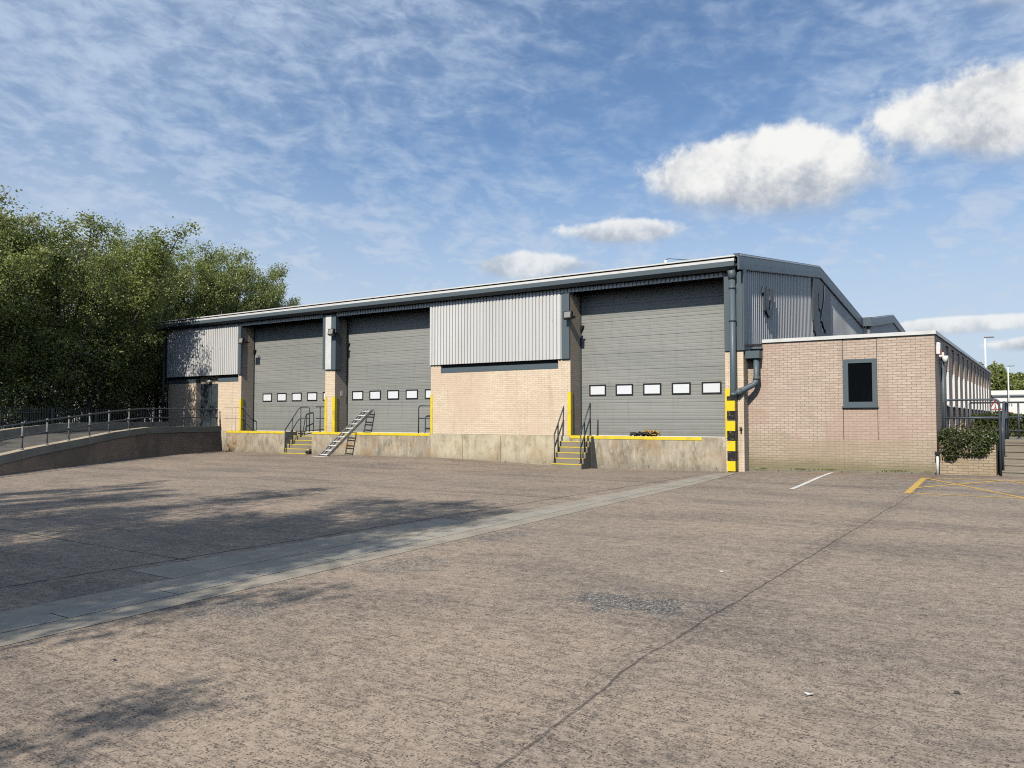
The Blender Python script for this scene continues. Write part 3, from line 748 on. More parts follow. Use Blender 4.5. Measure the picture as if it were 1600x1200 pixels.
while xx < 5.5:
    l = random.uniform(.75, .95); kb.box(xx, min(5.52, xx + l) - .012, .2, .4, -.1, lerp_tab(xx, WALLZ) + random.uniform(.055, .075), .012); xx += l
kb = struct(kb.build('kerb', M['kerb']))
cp = thing('corner_post', 'short metal post with a black cap at the right foot of the annex', 'post', (5.57, .22, .1))
MB().tube([(5.57, .22, .08), (5.57, .22, .62)], .035, 10).build('pole', M['alu'], cp); MB().box(5.51, 5.63, .16, .28, .62, .72, .01).build('cap', M['black'], cp)

# moss along the kerb
def leafquads(C_, size, n_bias=None):
    n = len(C_); a = rng.normal(size=(n, 3)); a /= np.linalg.norm(a, axis=1)[:, None]
    b_ = rng.normal(size=(n, 3)); b_ -= a * (a * b_).sum(1)[:, None]; b_ /= np.linalg.norm(b_, axis=1)[:, None]
    sz = size * rng.uniform(.6, 1.35, (n, 1)); L = a * sz * .5; Wd = b_ * sz * .3
    V = np.stack([C_ - L, C_ + Wd, C_ + L, C_ - Wd], 1).reshape(-1, 3)
    return V
def leafmesh(name, V):
    me = bpy.data.meshes.new(name); nq = len(V) // 4
    me.vertices.add(len(V)); me.vertices.foreach_set('co', V.astype(np.float32).ravel())
    me.loops.add(nq * 4); me.loops.foreach_set('vertex_index', np.arange(nq * 4, dtype=np.int32))
    me.polygons.add(nq); me.polygons.foreach_set('loop_start', np.arange(0, nq * 4, 4, dtype=np.int32))
    me.polygons.foreach_set('loop_total', np.full(nq, 4, dtype=np.int32)); me.update(); me.validate(); return me
def blob(cnt, c, r, shell=.35):
    """leaf centres in the outer part of an ellipsoid with lumps"""
    d = rng.normal(size=(cnt, 3)); d /= np.linalg.norm(d, axis=1)[:, None]
    rr = (1 - shell * rng.random((cnt, 1)) ** 1.3)
    lump = 1 + .12 * np.sin(d[:, :1] * 9 + c[0]) * np.cos(d[:, 2:] * 8 + c[1])
    return np.array(c) + d * rr * lump * np.array(r)
n = 700; P = np.stack([rng.uniform(.65, 5.45, n), rng.uniform(.17, .4, n), np.full(n, .09)], 1); P = P[(np.sin(P[:, 0] * 3.1) + np.sin(P[:, 0] * 7.3) + rng.normal(size=len(P)) * .4) > .35]
P[:, 2] = np.array([lerp_tab(v, WALLZ) for v in P[:, 0]]) + .075
mo = link('moss', leafmesh('moss', leafquads(P, .05)), M['leafivy'], None, Vector((0, 0, 0))); mo['kind'] = 'stuff'

# ------------------------------------------------------------------ planter, steps, terrace on the right
pl = thing('brick_planter', 'low raised buff brick planter at the corner of the annex', 'planter', (6.2, .5, .1))
m = MB(); m.box(5.6, 6.87, .42, .62, .0, .93).box(6.67, 6.87, .62, 2.0, .0, .93); m.build('wall', M['brickpl'], pl)
MB().box(5.56, 6.66, .63, 2.0, .0, .85).build('soil', M['earth'], pl)
C_ = np.concatenate([blob(2600, (6.0, .75, .98), (.5, .55, .3)), blob(2600, (6.5, .8, 1.0), (.45, .6, .3)), blob(1500, (6.2, .42, .85), (.62, .2, .26)), blob(1300, (6.1, 1.4, 1.1), (.55, .6, .32)), blob(350, (5.85, .36, .66), (.2, .1, .16)), blob(250, (6.55, .36, .74), (.18, .1, .12)),
                     blob(400, (5.72, .6, 1.15), (.2, .25, .2)), blob(300, (6.75, .5, 1.1), (.18, .3, .22))])
C_ = C_[C_[:, 0] < 6.93]; C_[:, 0] = np.maximum(C_[:, 0], 5.58)
sh = thing('planter_shrub', 'dark spreading evergreen shrub spilling over the brick planter', 'shrub', (6.2, .8, .9))
me = leafmesh('foliage', leafquads(C_ - np.array(W[sh]), .062)); link('foliage', me, M['leafdark'], sh, Vector(W[sh]))
m = MB()
for k in range(14): m.tube([(6.2 + random.uniform(-.2, .2), .9, .85), (6.2 + random.uniform(-.5, .5), .9 + random.uniform(-.4, .5), 1.15)], .012, 5, .006)
m.build('stems', M['bark'], sh)
stp = thing('terrace_steps', 'broad worn concrete steps rising to the terrace at the right edge', 'steps', (9, 1, .1))
m = MB()
for k in range(5): m.box(6.95, 14., .445 + .25 * k, 1.9, -.1 if k == 0 else .1 + .165 * k, .05 + .165 * (k + 1)).box(6.94, 14., .425 + .25 * k, .69 + .25 * k, .052 + .165 * (k + 1), .1 + .165 * (k + 1), .01)
m.build('treads', M['conc_step'], stp)
MB().box(6.88, 14., 1.72, 2.2, .93, 1.02, .02).build('landing_edge', M['kerb'], stp)
struct(MB().box(5.56, 120, 2.0, 160, .3, .985).build('terrace', M['paving']))
P5 = XA + .18
railing('slate tube guard rail above the planter shrub, joined to the annex wall', (6.3, .5, .9),
        [[(5.72, .55, .9), (5.72, .55, 2.07), (6.97, .4, 2.07), (6.97, .4, .1)], [(5.72, .55, 1.6), (6.97, .4, 1.6)]], [], r=.027)
railing('slate handrail up the left side of the terrace steps', (7, 1.2, 1),
        [[(7.02, .46, .28), (7.02, .46, 1.35), (7.0, 1.9, 2.03), (7.0, 4.0, 2.03), (7.0, 4.0, .98)], [(7.02, .46, 1.0), (7.0, 1.9, 1.6), (7.0, 4.0, 1.6)]],
        [((7.02, 1.0, .6), (7.02, 1.0, 1.6)), ((7.0, 1.9, .98), (7.0, 1.9, 2.03)), ((7.0, 3., .98), (7.0, 3., 2.03))], r=.027)
railing('slate three-rail fence along the back of the terrace at the right edge', (8, 4.5, 1),
        [[(6.0, 4.6, 2.06), (14, 4.6, 2.06)], [(6.0, 4.6, 1.62), (14, 4.6, 1.62)], [(6.0, 4.6, 1.22), (14, 4.6, 1.22)]],
        [((x_, 4.6, .98), (x_, 4.6, 2.06)) for x_ in (6.0, 7.25, 9, 11, 13)], r=.027)
# clipped hedge
n = 26000
P = np.stack([rng.uniform(5.75, 17., n), rng.uniform(7.5, 9.5, n), rng.uniform(.95, 1.78, n)], 1)
f = rng.integers(0, 3, n); P[f == 0, 1] = 7.5 + np.abs(rng.normal(size=(f == 0).sum())) * .12; P[f == 1, 2] = 1.76 - np.abs(rng.normal(size=(f == 1).sum())) * .07
P[:, 2] += .05 * np.sin(P[:, 0] * 5) * (P[:, 2] > 1.5)
hg = thing('hedge', 'clipped dark green hedge behind the terrace railings', 'hedge', (10, 8.5, 1))
link('foliage', leafmesh('foliage', leafquads(P - np.array((10, 8.5, 1)), .075)), M['leafdark'], hg, Vector((10, 8.5, 1)))
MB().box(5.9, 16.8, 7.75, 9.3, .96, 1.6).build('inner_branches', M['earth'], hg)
# far background on the right
fb = thing('white_unit', 'far white flat-roofed industrial unit behind the hedge on the right', 'building', (14, 68, 1))
MB().box(3.6, 60, 62, 80, .5, 3.7).build('wall', M['farwhite'], fb); MB().box(3.4, 60.2, 61.9, 80.2, 3.702, 4.1).build('roof', M['farwhite'], fb)
MB().box(3.5, 60.1, 61.85, 61.9, 3.55, 3.7).build('gutter', M['galv'], fb)
lp = thing('lamp_post', 'tall white lamp post rising behind the end of the annex', 'lamp post', (4.55, 36.6, .98), 'white lamp posts')
W[lp] = (0, 0, 0)
m = MB(); m.tube([(0, 0, 0), (0, 0, 5.85)], .07, 10, .05); m.build('column', M['whitep'], lp)
m = MB(); m.box(-.05, .5, -.08, .08, 5.8, 5.88, .02); m.build('lamp_head', M['galv'], lp)
dup(lp, (4.85, 60.5, .98), 'shorter white lamp post in front of the far trees', (1., 1., .9))
ws = thing('warning_sign', 'red bordered triangular warning sign on a post behind the railings', 'road sign', (5.75, 25, 1))
zb, hw, hh = 2.0, .32, .56; cx = 5.62
m = MB(); m.prism([(cx - hw, zb), (cx + hw, zb), (cx, zb + hh)], 1, 25.0, 25.012); tri = m.build('plate', M['red'], ws)
MB().prism([(cx - hw + .1, zb + .055), (cx + hw - .1, zb + .055), (cx, zb + hh - .12)], 1, 24.99, 24.999).build('white_field', M['whitep'], tri)
m = MB(); m.box(cx - .02, cx + .02, 24.98, 24.989, zb + .09, zb + .3).box(cx - .06, cx + .06, 24.98, 24.989, zb + .09, zb + .13); m.build('symbol', M['black'], tri)
MB().tube([(cx, 25.05, .98), (cx, 25.05, 2.62)], .035, 8).build('post', M['galv'], ws)
ws2 = thing('sign_frame', 'small sign on twin posts right of the warning triangle, red edged', 'road sign', (6.1, 26, 1))
MB().box(5.95, 6.35, 26, 26.02, 1.85, 2.2).build('plate', M['whitep'], ws2); MB().tube([(6.3, 26.05, .98), (6.3, 26.05, 2.35)], .03, 8).build('post', M['galv'], ws2)
MB().box(5.95, 6.35, 25.985, 25.998, 1.85, 1.9).build('red_edge', M['red'], ws2)

# ------------------------------------------------------------------ access ramp on the left
RP = [(-11.6, -18.6, .02), (-16.5, -12.74, .54), (-18.05, -10.99, .70), (-19.45, -8.98, .88), (-21.35, -6.67, 1.07), (-22.86, -4.5, 1.21), (-23.75, -2.2, 1.22), (-24.2, -.01, 1.22)]
RV = [Vector(p) for p in RP]
RS = [0]
for a, b_ in zip(RV, RV[1:]): RS.append(RS[-1] + (b_ - a).xy.length)
def ramp_at(s):
    return Vector([lerp_tab(s, [(q, v[k]) for q, v in zip(RS, RV)]) for k in range(3)])
def ramp_n(s):
    d = ramp_at(min(RS[-1], s + 1.2)) - ramp_at(max(0, s - 1.2)); d = d.xy.normalized(); return Vector((-d.y, d.x, 0))
ST = [RS[-1] * i / 30 for i in range(31)]
def ramp_strip(o0, o1, zlo, zhi):
    m = MB(); rings = []
    for s in ST:
        p = ramp_at(s); n_ = ramp_n(s)
        if n_.x > 0: n_ = -n_
        a, b_ = p + n_ * o0, p + n_ * o1
        zl, zh = zlo(p.z), zhi(p.z); zh = max(zh, zl + .02)
        rings.append([m.b.verts.new((a.x, a.y, zl)), m.b.verts.new((b_.x, b_.y, zl)), m.b.verts.new((b_.x, b_.y, zh)), m.b.verts.new((a.x, a.y, zh))])
    for A, B in zip(rings, rings[1:]):
        for k in range(4): m.b.faces.new((A[k], A[(k + 1) % 4], B[(k + 1) % 4], B[k]))
    m.b.faces.new(rings[0][::-1]); m.b.faces.new(rings[-1]); return m
rm = thing('access_ramp', 'curving access ramp with dark brick side and concrete kerb at the left', 'ramp', (-21, -7, 0))
ramp_strip(.03, .3, lambda z: -.15, lambda z: z - .26).build('brick_wall', M['brick3'], rm)
ramp_strip(0., .3, lambda z: z - .255, lambda z: z).build('kerb_wall', M['conc_ramp'], rm)
ramp_strip(.305, 3.2, lambda z: -.15, lambda z: z - .12).build('slab', M['shaded_deck'], rm)
ramp_strip(3.205, 3.45, lambda z: -.1, lambda z: z + .2).build('far_kerb', M['conc_ramp'], rm)
MB().box(-28.7, -24.22, .0, .27, -.2, 1.08).build('landing', M['conc_ramp'], rm)
PS = [3.4, 5.6, 7.67, 9.19, 10.66, 11.94, 13.45, 15.12, 16.78, 18.66, 20.66, 22.67]
def rtop(s, dz): p = ramp_at(s) + ramp_n(s) * (.14 if ramp_n(s).x < 0 else -.14); return Vector((p.x, p.y, p.z + dz))
rr = thing('tube_railing', 'long grey tube railing on the kerb of the curving ramp', 'railing', (-21, -7, 1), 'grey tube railings')
for dz in (.78, .4): MB().tube([rtop(3.4 + (22.72 - 3.4) * i / 40, dz) for i in range(41)], .026, 8).build('rail', M['galv' if False else 'rail'], rr)
for s in PS:
    m = MB(); a = rtop(s, -.01); m.tube([a, rtop(s, .78)], .027, 8); m.tube([a, a + Vector((0, 0, .05))], .05, 8)
    for dz in (.4, .78): m.tube([rtop(s, dz - .05), rtop(s, dz + .05)], .04, 8)
    m.build('post', M['galv'], rr)

# verge beyond the ramp, palisade fence
def off(s, o, dz=0.): 
    n_ = ramp_n(s); n_ = -n_ if n_.x > 0 else n_
    p = ramp_at(s) + n_ * o; return Vector((p.x, p.y, dz))
path = [off(s, 4.0) for s in [RS[-1] * i / 12 for i in range(13)]]
ext = [Vector((-29.9, 4, 0)), Vector((-31, 16, 0)), Vector((-33, 30, 0))]
pre = [path[0] + (path[0] - path[1]).normalized() * 14]
line = pre + path + ext
m = MB(); rows = []
for i, p in enumerate(line):
    d = (line[min(i + 1, len(line) - 1)] - line[max(i - 1, 0)]).normalized(); n_ = Vector((-d.y, d.x, 0)); n_ = -n_ if n_.x > 0 else n_
    rows.append([m.b.verts.new(p + n_ * -.35 + Vector((0, 0, .3))), m.b.verts.new(p + n_ * 1 + Vector((0, 0, .5))), m.b.verts.new(p + n_ * 12 + Vector((0, 0, .5))), m.b.verts.new(p + n_ * 13 + Vector((0, 0, 0)))])
for A, B in zip(rows, rows[1:]):
    for k in range(3): m.b.faces.new((A[k], A[k + 1], B[k + 1], B[k]))
struct(m.build('verge', M['earth']))
fn = thing('palisade_fence', 'grey steel palisade fence with pointed pales behind the ramp, partly covered by foliage', 'fence', (-23, -8, .5))
LS = [0]
for a, b_ in zip(line, line[1:]): LS.append(LS[-1] + (b_ - a).length)
def fat(s): return Vector([lerp_tab(s, [(q, v[k]) for q, v in zip(LS, line)]) for k in range(3)])
s = 8.; fz0, fz1 = .45, 2.02
while s < 44:
    e = s + 2.7; m = MB(); p = s + .08
    while p < e - .05:
        a = fat(p); d = (fat(p + .05) - a).normalized(); w_ = d * .034; t_ = Vector((-d.y, d.x, 0)) * .006
        V_ = [m.b.verts.new(a + w_ * u + t_ + Vector((0, 0, z))) for u, z in ((-1, fz0), (1, fz0), (1, fz1 - .06), (0, fz1 + .04), (-1, fz1 - .06))]
        V2 = [m.b.verts.new(a + w_ * u - t_ + Vector((0, 0, z))) for u, z in ((-1, fz0), (1, fz0), (1, fz1 - .06), (0, fz1 + .04), (-1, fz1 - .06))]
        m.b.faces.new(V_); m.b.faces.new(V2[::-1])
        for k in range(5): m.b.faces.new((V_[k], V2[k], V2[(k + 1) % 5], V_[(k + 1) % 5]))
        p += .155
    m.build('pale_panel', M['palisade'], fn)
    m = MB()
    for z in (.75, 1.8):
        a, b_ = fat(s), fat(e); n_ = (b_ - a).normalized(); n_ = Vector((-n_.y, n_.x, 0)) * .03
        m.tube([a + n_ + Vector((0, 0, z)), b_ + n_ + Vector((0, 0, z))], .022, 6)
    m.build('rail', M['palisade'], fn)
    a = fat(s); MB().box(a.x - .04, a.x + .04, a.y + .02, a.y + .1, .3, 2.0).build('post', M['palisade'], fn)
    s = e
# pale building glimpsed between the trunks
gb = thing('pale_shed', 'pale building glimpsed between trunks behind the trees on the left', 'building', (-66, 20, 0))
MB().prism([(-74, -30), (-66, -32), (-47, 60), (-55, 62)], 2, -.5, 5.4).build('wall', M['farwhite'], gb)
MB().prism([(-74.2, -30.2), (-65.8, -32.2), (-46.8, 60.2), (-55.2, 62.2)], 2, 5.402, 5.8).build('roof', M['galv'], gb)

# ------------------------------------------------------------------ trees
def make_tree(seed, H, spread, stems, nleaf, lsize, zlow=.12):
    r = random.Random(seed); g = np.random.default_rng(seed)
    m = MB(); tips = []
    def seg(p, d, L, r0, r1, bendy, n=6, up_=.06):
        pts = [p]; d = d.normalized()
        for i in range(n):
            d = (d + Vector((r.gauss(0, bendy), r.gauss(0, bendy), r.gauss(0, bendy) + up_))).normalized()
            pts.append(pts[-1] + d * L / n)
        m.tube(pts, r0, 5, r1, caps=False); return pts
    for k in range(stems):
        a = 2 * math.pi * (k + r.random() * .7) / stems
        lean = (.02 if k == 0 else r.uniform(.16, .42)) * spread / 2.5
        base = Vector((math.cos(a) * .18, math.sin(a) * .18, -.2))
        L = H * (.95 if k == 0 else r.uniform(.86, .97))
        pts = seg(base, Vector((math.cos(a) * lean, math.sin(a) * lean, 1)), L, r.uniform(.07, .11), .012, .07, 10, .04)
        nb = 25
        for j in range(nb):
            t_ = zlow + (1 - zlow) * (j + r.random()) / nb
            i = min(9, int(t_ * 10)); p = pts[i].lerp(pts[i + 1], t_ * 10 - i)
            aa = r.random() * 6.283; ln = (.75 + spread * .45 * (1 - t_) ** .5) * r.uniform(.6, 1.2)
            q = seg(p, Vector((math.cos(aa), math.sin(aa), r.uniform(.3, .9))), ln, .024 * (1.2 - t_) + .006, .004, .15, 5)
            tips += [(x_, .32) for x_ in q[2:]]
            for u in range(4):
                i2 = r.randint(1, 4); aa2 = r.random() * 6.283
                q2 = seg(q[i2], Vector((math.cos(aa2), math.sin(aa2), r.uniform(.0, .8))), ln * r.uniform(.3, .55), .009, .003, .18, 3)
                tips += [(x_, .24) for x_ in q2[1:]]
        tips += [(x_, .22) for x_ in pts[8:]]
    T_ = np.array([tuple(x_) for x_, _ in tips]); sg_ = np.array([q for _, q in tips])
    wgt = .3 + g.random(len(T_)) ** 2 * 1.7; wgt *= np.clip(.55 + .6 * T_[:, 2] / H, .4, 1.2); wgt *= np.where(T_[:, 2] < .27 * H, .45, 1.); wgt /= wgt.sum()
    idx = g.choice(len(T_), nleaf, p=wgt)
    C2 = T_[idx] + g.normal(size=(nleaf, 3)) * sg_[idx][:, None] * .62
    C2 = C2[C2[:, 2] > .1]
    return m, leafquads(C2, lsize)
VAR = []
for i, (sd_, H, sp, stn, nl, ls, zl) in enumerate(((11, 10, 3.4, 7, 42000, .1, .1), (23, 10, 3.0, 6, 36000, .1, .14), (37, 10, 3.7, 8, 46000, .095, .08), (51, 10, 2.6, 5, 17000, .11, .18))):
    m, V = make_tree(sd_, H, sp, stn, nl, ls, zl)
    o = thing('tree', 'tree', 'tree', (0, 0, 0), 'trees behind the palisade fence')
    t_ = m.build('trunk', M['bark'], o); c_ = link('crown', leafmesh('crown', V), M['leaf2' if i == 3 else 'leaf'], o, Vector((0, 0, 0)))
    VAR.append(o)
used = set()
def plant(v, x, y, h, label, rz, w=1., z=.4):
    o = VAR[v]; sc = h / 10
    sc3 = (sc * w, sc * w, sc)
    if v not in used:
        used.add(v); o.location = (x, y, z); o.scale = sc3; o.rotation_euler = (0, 0, rz); o['label'] = label; return o
    return dup(o, (x, y, z), label, sc3, rz)
ordn = ['bushy green tree cut by the left edge of the photo behind the fence', 'tall green tree with thin trunks just right of the left edge', 'broad green tree above the first ramp railing posts', 'dense green tree behind the middle of the ramp railing',
        'green tree whose pale trunks show left of the bright gap', 'multi-stemmed green tree beside the warehouse end wall', 'rounded green tree showing above the warehouse left corner', 'green tree behind the left end of the roof, second to the right of the corner',
        'green tree crown sloping down over the roof, fourth from the right end', 'lower green crown over the roof, third from the right end of the trees']
row = [(0, -27.0, -8.8, 9.6, .3, 1.), (2, -27.7, -6.7, 10.0, 1.1, .95), (1, -28.6, -4.7, 10.8, 2.2, 1.25), (2, -30.0, -2.5, 11.0, 3.9, .85), (0, -31.6, -.3, 11.0, 4.6, .85),
       (1, -32.5, 1.9, 10.9, 5.5, .9), (2, -33.2, 4.2, 11.6, .2, .85), (0, -33.6, 6.4, 11.8, 2.9, .9), (1, -33.8, 8.4, 11.0, 3.3, .95), (2, -34.8, 10.6, 10.4, 1.9, .85)]
for (v, x, y, h, rz, w), lb_ in zip(row, ordn): plant(v, x, y, h, lb_, rz, w)
plant(1, -35.2, 13.0, 9.5, 'rightmost small crown poking above the roof line', .9, .8)
plant(3, -28.5, -11.2, 10.6, 'tallest pale-leaved tree near the left edge, sky showing through its top', .5, 1.1)
plant(3, -30.6, -8.2, 10.9, 'pale thin-topped tree behind the second green tree from the left edge', 2.5, 1.)
plant(0, -26.2, -12.4, 9.2, 'green tree just outside the left edge at the bend of the fence', 4., 1.1)
for k, (x, y, h) in enumerate(((-33.5, -3.5, 10), (-34.5, 1.5, 9.8), (-36, 6, 9.5), (-37, 10.5, 8.6))):
    plant(k % 3, x, y, h, 'green tree in the second row, almost hidden behind the front trees', k * 1.7, 1.1)
# trees beyond the frame whose shade reaches the yard
for k, (v, x, y, h, w) in enumerate(((1, .6, -27.6, 13.9, .85), (2, -1.8, -27.6, 12.4, .95), (2, -4.6, -28.4, 11.6, .8), (1, -7.4, -27.2, 13.2, .55), (3, 2.5, -28.2, 6.7, .9), (0, -10.5, -28.5, 11, .8))):
    plant(v, x, y, h, 'green tree outside the left of the photo, its shade lying across the yard', k * 1.3, w, 0.)
# undergrowth and ivy on the fence
def bush(label, c, r, cnt, mm, ls=.09, name='bush', cat='bush', group='undergrowth along the fence'):
    o = thing(name, label, cat, (c[0], c[1], .4), group)
    C2 = np.concatenate([blob(cnt // 3, (c[0] + random.uniform(-.4, .4) * r[0], c[1] + random.uniform(-.4, .4) * r[1], c[2] + random.uniform(-.2, .3) * r[2]), (r[0] * random.uniform(.6, .9), r[1] * random.uniform(.6, .9), r[2] * random.uniform(.7, 1.)), .6) for _ in range(3)])
    link('foliage', leafmesh('foliage', leafquads(C2 - np.array(W[o]), ls)), M[mm], o, Vector(W[o]))
    m = MB()
    for k in range(6): m.tube([(c[0] + random.uniform(-.2, .2), c[1] + random.uniform(-.2, .2), .3), (c[0] + random.uniform(-.7, .7) * r[0], c[1] + random.uniform(-.7, .7) * r[1], c[2] + r[2] * .5)], .03, 5, .01)
    m.build('stems', M['bark'], o)
bl_ = ['ivy-clad bush covering the fence at the left edge', 'bright green ivy spilling over the fence top near the left edge', 'dark bush behind the palisade fence at its clearest stretch', 'dark low bush right of the clear palisade stretch', 'dark undergrowth below the bright gap in the trees', 'dark undergrowth against the warehouse left corner']
def pathpt(s, o): p = off(s, o); return p
for (s_, o_, r, z, cnt, mm), lb_ in zip(((6.0, 4.3, (1.4, 1.2, 1.5), 1.7, 5200, 'leafivy'), (9.8, 4.2, (1.2, 1.0, 1.1), 2.1, 4200, 'leafivy'), (12.5, 5.3, (1.7, 1.4, 1.3), 1.9, 4200, 'leafdark'), (15.5, 5.2, (1.7, 1.3, 1.3), 1.9, 4200, 'leafdark'), (18.3, 4.9, (1.5, 1.3, 1.1), 1.6, 3600, 'leafdark'), (21.2, 4.9, (1.5, 1.2, 1.2), 1.6, 3600, 'leafdark')), bl_):
    p = pathpt(s_, o_); bush(lb_, (p.x, p.y, z), r, cnt, mm)
# far trees on the right
for k, (x, y, r, z, lb_) in enumerate(((1.5, 86, (2.6, 3, 3.4), 5.4, 'tall yellowish green far tree beside the end of the annex'), (5.6, 92, (3.2, 3, 2.4), 4.6, 'rounder far green tree at the right edge behind the white unit'), (3.7, 95, (2.6, 3, 2.6), 5.0, 'far green tree between the two lamp posts'), (10, 90, (4, 3, 2.3), 4.6, 'far green tree just past the right edge'))):
    o = thing('far_tree', lb_, 'tree', (x, y, .9), 'far trees on the right')
    C2 = np.concatenate([blob(2200, (x + random.uniform(-.5, .5) * r[0], y, z + random.uniform(-.35, .45) * r[2]), (r[0] * random.uniform(.45, .8), r[1] * .7, r[2] * random.uniform(.4, .75)), .55) for _ in range(4)])
    link('crown', leafmesh('crown', leafquads(C2 - np.array(W[o]), .3)), M['leaf'], o, Vector(W[o]))
    m = MB(); m.tube([(x, y, .9), (x, y, z)], .25, 8, .1)
    for q in range(4): m.tube([(x, y, z - 1.2), (x + random.uniform(-1, 1) * r[0] * .6, y, z + r[2] * .5)], .1, 5, .03)
    m.build('trunk', M['bark'], o)

# small litter on the yard
lit = [((2.95, -20.4), 'black', 'dark curled leaf lying alone on the near left concrete', 'leaf', .022), ((5.2, -15.2), 'whitep', 'white scrap of paper on the concrete left of the long joint', 'litter', .03), ((6.9, -18.5), 'whitep', 'white scrap of litter right of the long joint in the foreground', 'litter', .03), ((7.6, -18.0), 'bark', 'brown dead leaf on the foreground concrete at right', 'leaf', .025)]
for (x, y), mm, lb_, ct, r in lit:
    m = MB(); m.b.faces.new([m.b.verts.new((x + r * math.cos(a) * random.uniform(.6, 1.2), y + r * .7 * math.sin(a), .006 + random.uniform(0, .014))) for a in [k * math.pi / 3 for k in range(6)]])
    tag(m.build('fallen_leaf' if ct == 'leaf' else 'paper_scrap', M[mm], None, (x, y, .005)), lb_, ct)

# ------------------------------------------------------------------ camera
f_, H_ = 1247., 53.
pit = math.atan(H_ / f_); yaw = R(34.13)
fw = Vector((-math.sin(yaw) * math.cos(pit), math.cos(yaw) * math.cos(pit), math.sin(pit)))
rt = Vector((math.cos(yaw), math.sin(yaw), 0)); upv = rt.cross(fw)
cam = bpy.data.cameras.new('camera'); co = bpy.data.objects.new('camera', cam); COL.objects.link(co)
mw = Matrix((rt, upv, -fw)).transposed().to_4x4(); mw.translation = Vector((8.1023, -23.3366, 1.6)); co.matrix_world = mw
cam.sensor_width = 36; cam.lens = 36 * f_ / 1600; cam.clip_start = .05; cam.clip_end = 3000
S.camera = co

# ------------------------------------------------------------------ sun and sky
SD = Vector((-.09, 1., -.885)).normalized()          # direction the light travels
sl = bpy.data.lights.new('sun', 'SUN'); sl.energy = 5.0; sl.angle = R(.53); sl.color = (1., .93, .83)
so = bpy.data.objects.new('sun', sl); COL.objects.link(so); so.rotation_euler = SD.to_track_quat('-Z', 'Y').to_euler(); so.location = (-10, -20, 30)
elev = math.asin(-SD.z); azim = math.atan2(-SD.x, -SD.y)   # clockwise from +Y
w = bpy.data.worlds.new('World'); S.world = w; w.use_nodes = True
t = NT(w.node_tree); bg = t.n['Background']
sky = t.new('ShaderNodeTexSky', sky_type='NISHITA'); sky.sun_disc = False; sky.sun_elevation = elev; sky.sun_rotation = azim
sky.air_density = 1.0; sky.dust_density = .6; sky.ozone_density = 2.2
K = .108
base = t.mix(1., sky.outputs[0], (K * .80, K * .97, K * 1.12), 'MULTIPLY')
dr = t.new('ShaderNodeTexCoord').outputs['Generated']
dx, dy, dz = t.xyz(dr)[:3]
az = t.m('ARCTAN2', dx, dy); el = t.m('ARCSINE', dz)
# high dappled layer on a plane above
den = t.m('ADD', t.m('MAXIMUM', dz, 0.), .1)
q = t.comb(t.m('DIVIDE', dx, den), t.m('DIVIDE', dy, den), 0.)
warp = t.vm('ADD', q, t.vm('MULTIPLY', t.noise(q, .9, 3, .5, 0, 1), (.5, .5, 0.)))
n1 = t.noise(warp, .75, 4, .55); ang = t.comb(t.m('ADD', az, t.m('MULTIPLY', el, .35)), t.m('MULTIPLY', el, 2.1), 0.)
n2 = t.noise(ang, 17., 5, .58, .5); n3 = t.noise(ang, 46., 4, .6, .3)
cov = t.m('ADD', t.m('MULTIPLY', n1, .85), t.m('ADD', t.m('MULTIPLY', n2, .5), t.m('MULTIPLY', n3, .2)))
# more veil to the left and towards the horizon, a clearer gap up and right of centre
gx = t.m('DIVIDE', t.m('SUBTRACT', az, -.40), .30); gy = t.m('DIVIDE', t.m('SUBTRACT', el, .42), .20)
gap = t.m('EXPONENT', t.m('MULTIPLY', t.m('ADD', t.m('MULTIPLY', gx, gx), t.m('MULTIPLY', gy, gy)), -1.))
cov = t.m('SUBTRACT', cov, t.m('MULTIPLY', gap, .22))
cov = t.m('ADD', cov, t.step(el, .42, .05, 0., .16))
cov = t.m('ADD', cov, t.step(az, -.5, -1.1, 0., .06))
cells = t.step(t.m('ADD', t.m('MULTIPLY', n2, .72), t.m('MULTIPLY', n3, .28)), .36, .66)
veil = t.m('MULTIPLY', t.step(cov, .45, 1.0, .12, .92), t.m('ADD', .56, t.m('MULTIPLY', cells, .5)), clamp=True)
veil = t.m('MAXIMUM', veil, t.m('ADD', t.step(el, .40, .06, 0., .85), t.step(az, -.7, -1.2, 0., .3)), clamp=True)
col = t.mix(veil, base, t.mix(t.step(el, .35, .08), (.47, .585, .76), (.57, .665, .79)))
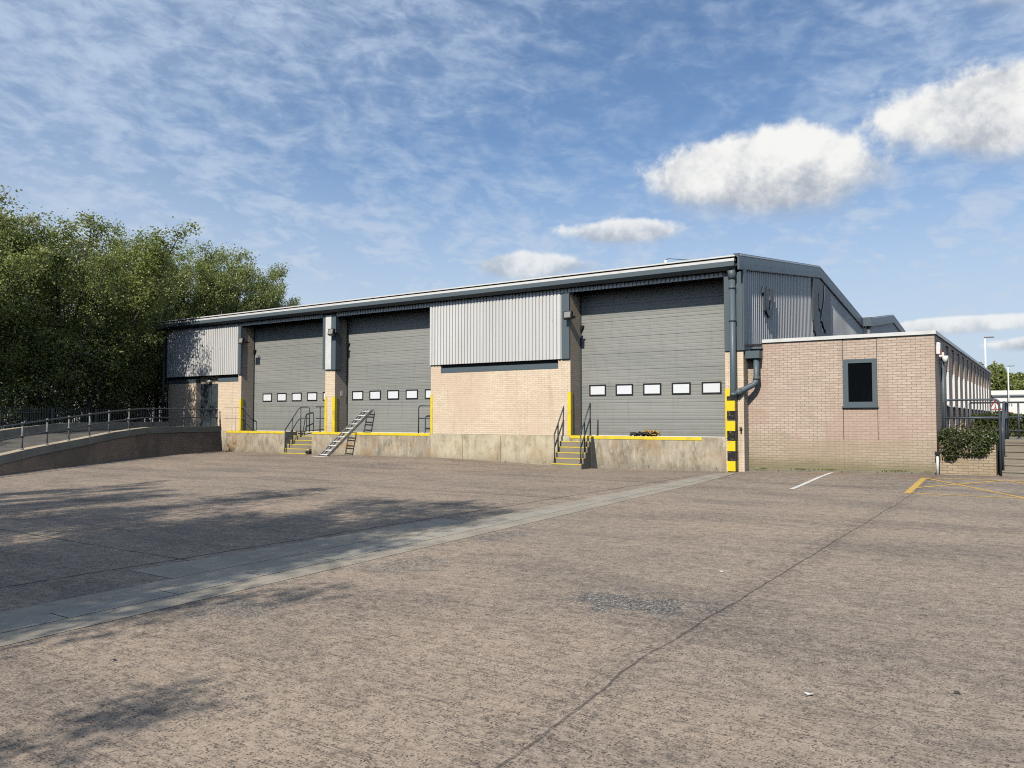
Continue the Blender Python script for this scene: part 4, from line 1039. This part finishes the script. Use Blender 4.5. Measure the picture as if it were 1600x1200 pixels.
# heaped clouds at fixed directions
nc = t.noise(dr, 8., 9, .63, .1); nd = t.noise(t.vm('ADD', dr, (.012, .01, -.02)), 8., 9, .63, .1)
for a0, e0, ax, ey, amp in ((-.272, .272, .165, .066, 1.), (-.03, .306, .175, .068, 1.), (-.463, .224, .085, .024, .85), (-.565, .185, .10, .026, .75), (-.08, .098, .10, .015, .8), (-.01, .075, .06, .014, .8), (-.02, .43, .05, .04, .4), (.5, .3, .25, .09, 1.), (-1.6, .25, .3, .08, .7)):
    u = t.m('DIVIDE', t.m('SUBTRACT', az, a0), ax); v = t.m('DIVIDE', t.m('SUBTRACT', el, e0), ey)
    vv = t.m('MULTIPLY', v, t.m('ADD', 1., t.m('MULTIPLY', t.m('LESS_THAN', v, 0.), .45)))
    r_ = t.m('SQRT', t.m('ADD', t.m('MULTIPLY', u, u), t.m('MULTIPLY', vv, vv)))
    d_ = t.m('ADD', t.m('SUBTRACT', 1., r_), t.m('MULTIPLY', t.m('SUBTRACT', nc, .5), 1.55))
    hard = t.step(v, -.7, .35, 1.15, .24)
    dens = t.m('MULTIPLY', t.m('MULTIPLY', t.step(t.m('DIVIDE', d_, hard), .0, 1.), t.step(v, -1.5, -.75)), amp)
    lit_ = t.m('ADD', t.m('ADD', t.m('MULTIPLY', v, .72), .52), t.m('MULTIPLY', t.m('SUBTRACT', nc, nd), 3.4))
    cc_ = t.mix(t.step(lit_, .0, 1.1), (.40, .45, .53), (.92, .92, .90))
    col = t.mix(dens, col, cc_)
# below the horizon
col = t.mix(t.step(dz, .0, -.03), col, (.3, .28, .25))
col = t.mix(1., col, (10., 10., 10.), 'MULTIPLY')
t.put(bg.inputs[0], col); bg.inputs[1].default_value = .1
S.view_settings.view_transform = 'Standard'; S.view_settings.look = 'None'; S.view_settings.gamma = 1; S.view_settings.exposure = 0.
S.cycles.max_bounces = 6; S.cycles.diffuse_bounces = 0; S.cycles.transparent_max_bounces = 4
S.cycles.use_denoising = False; S.cycles.filter_width = 1.1
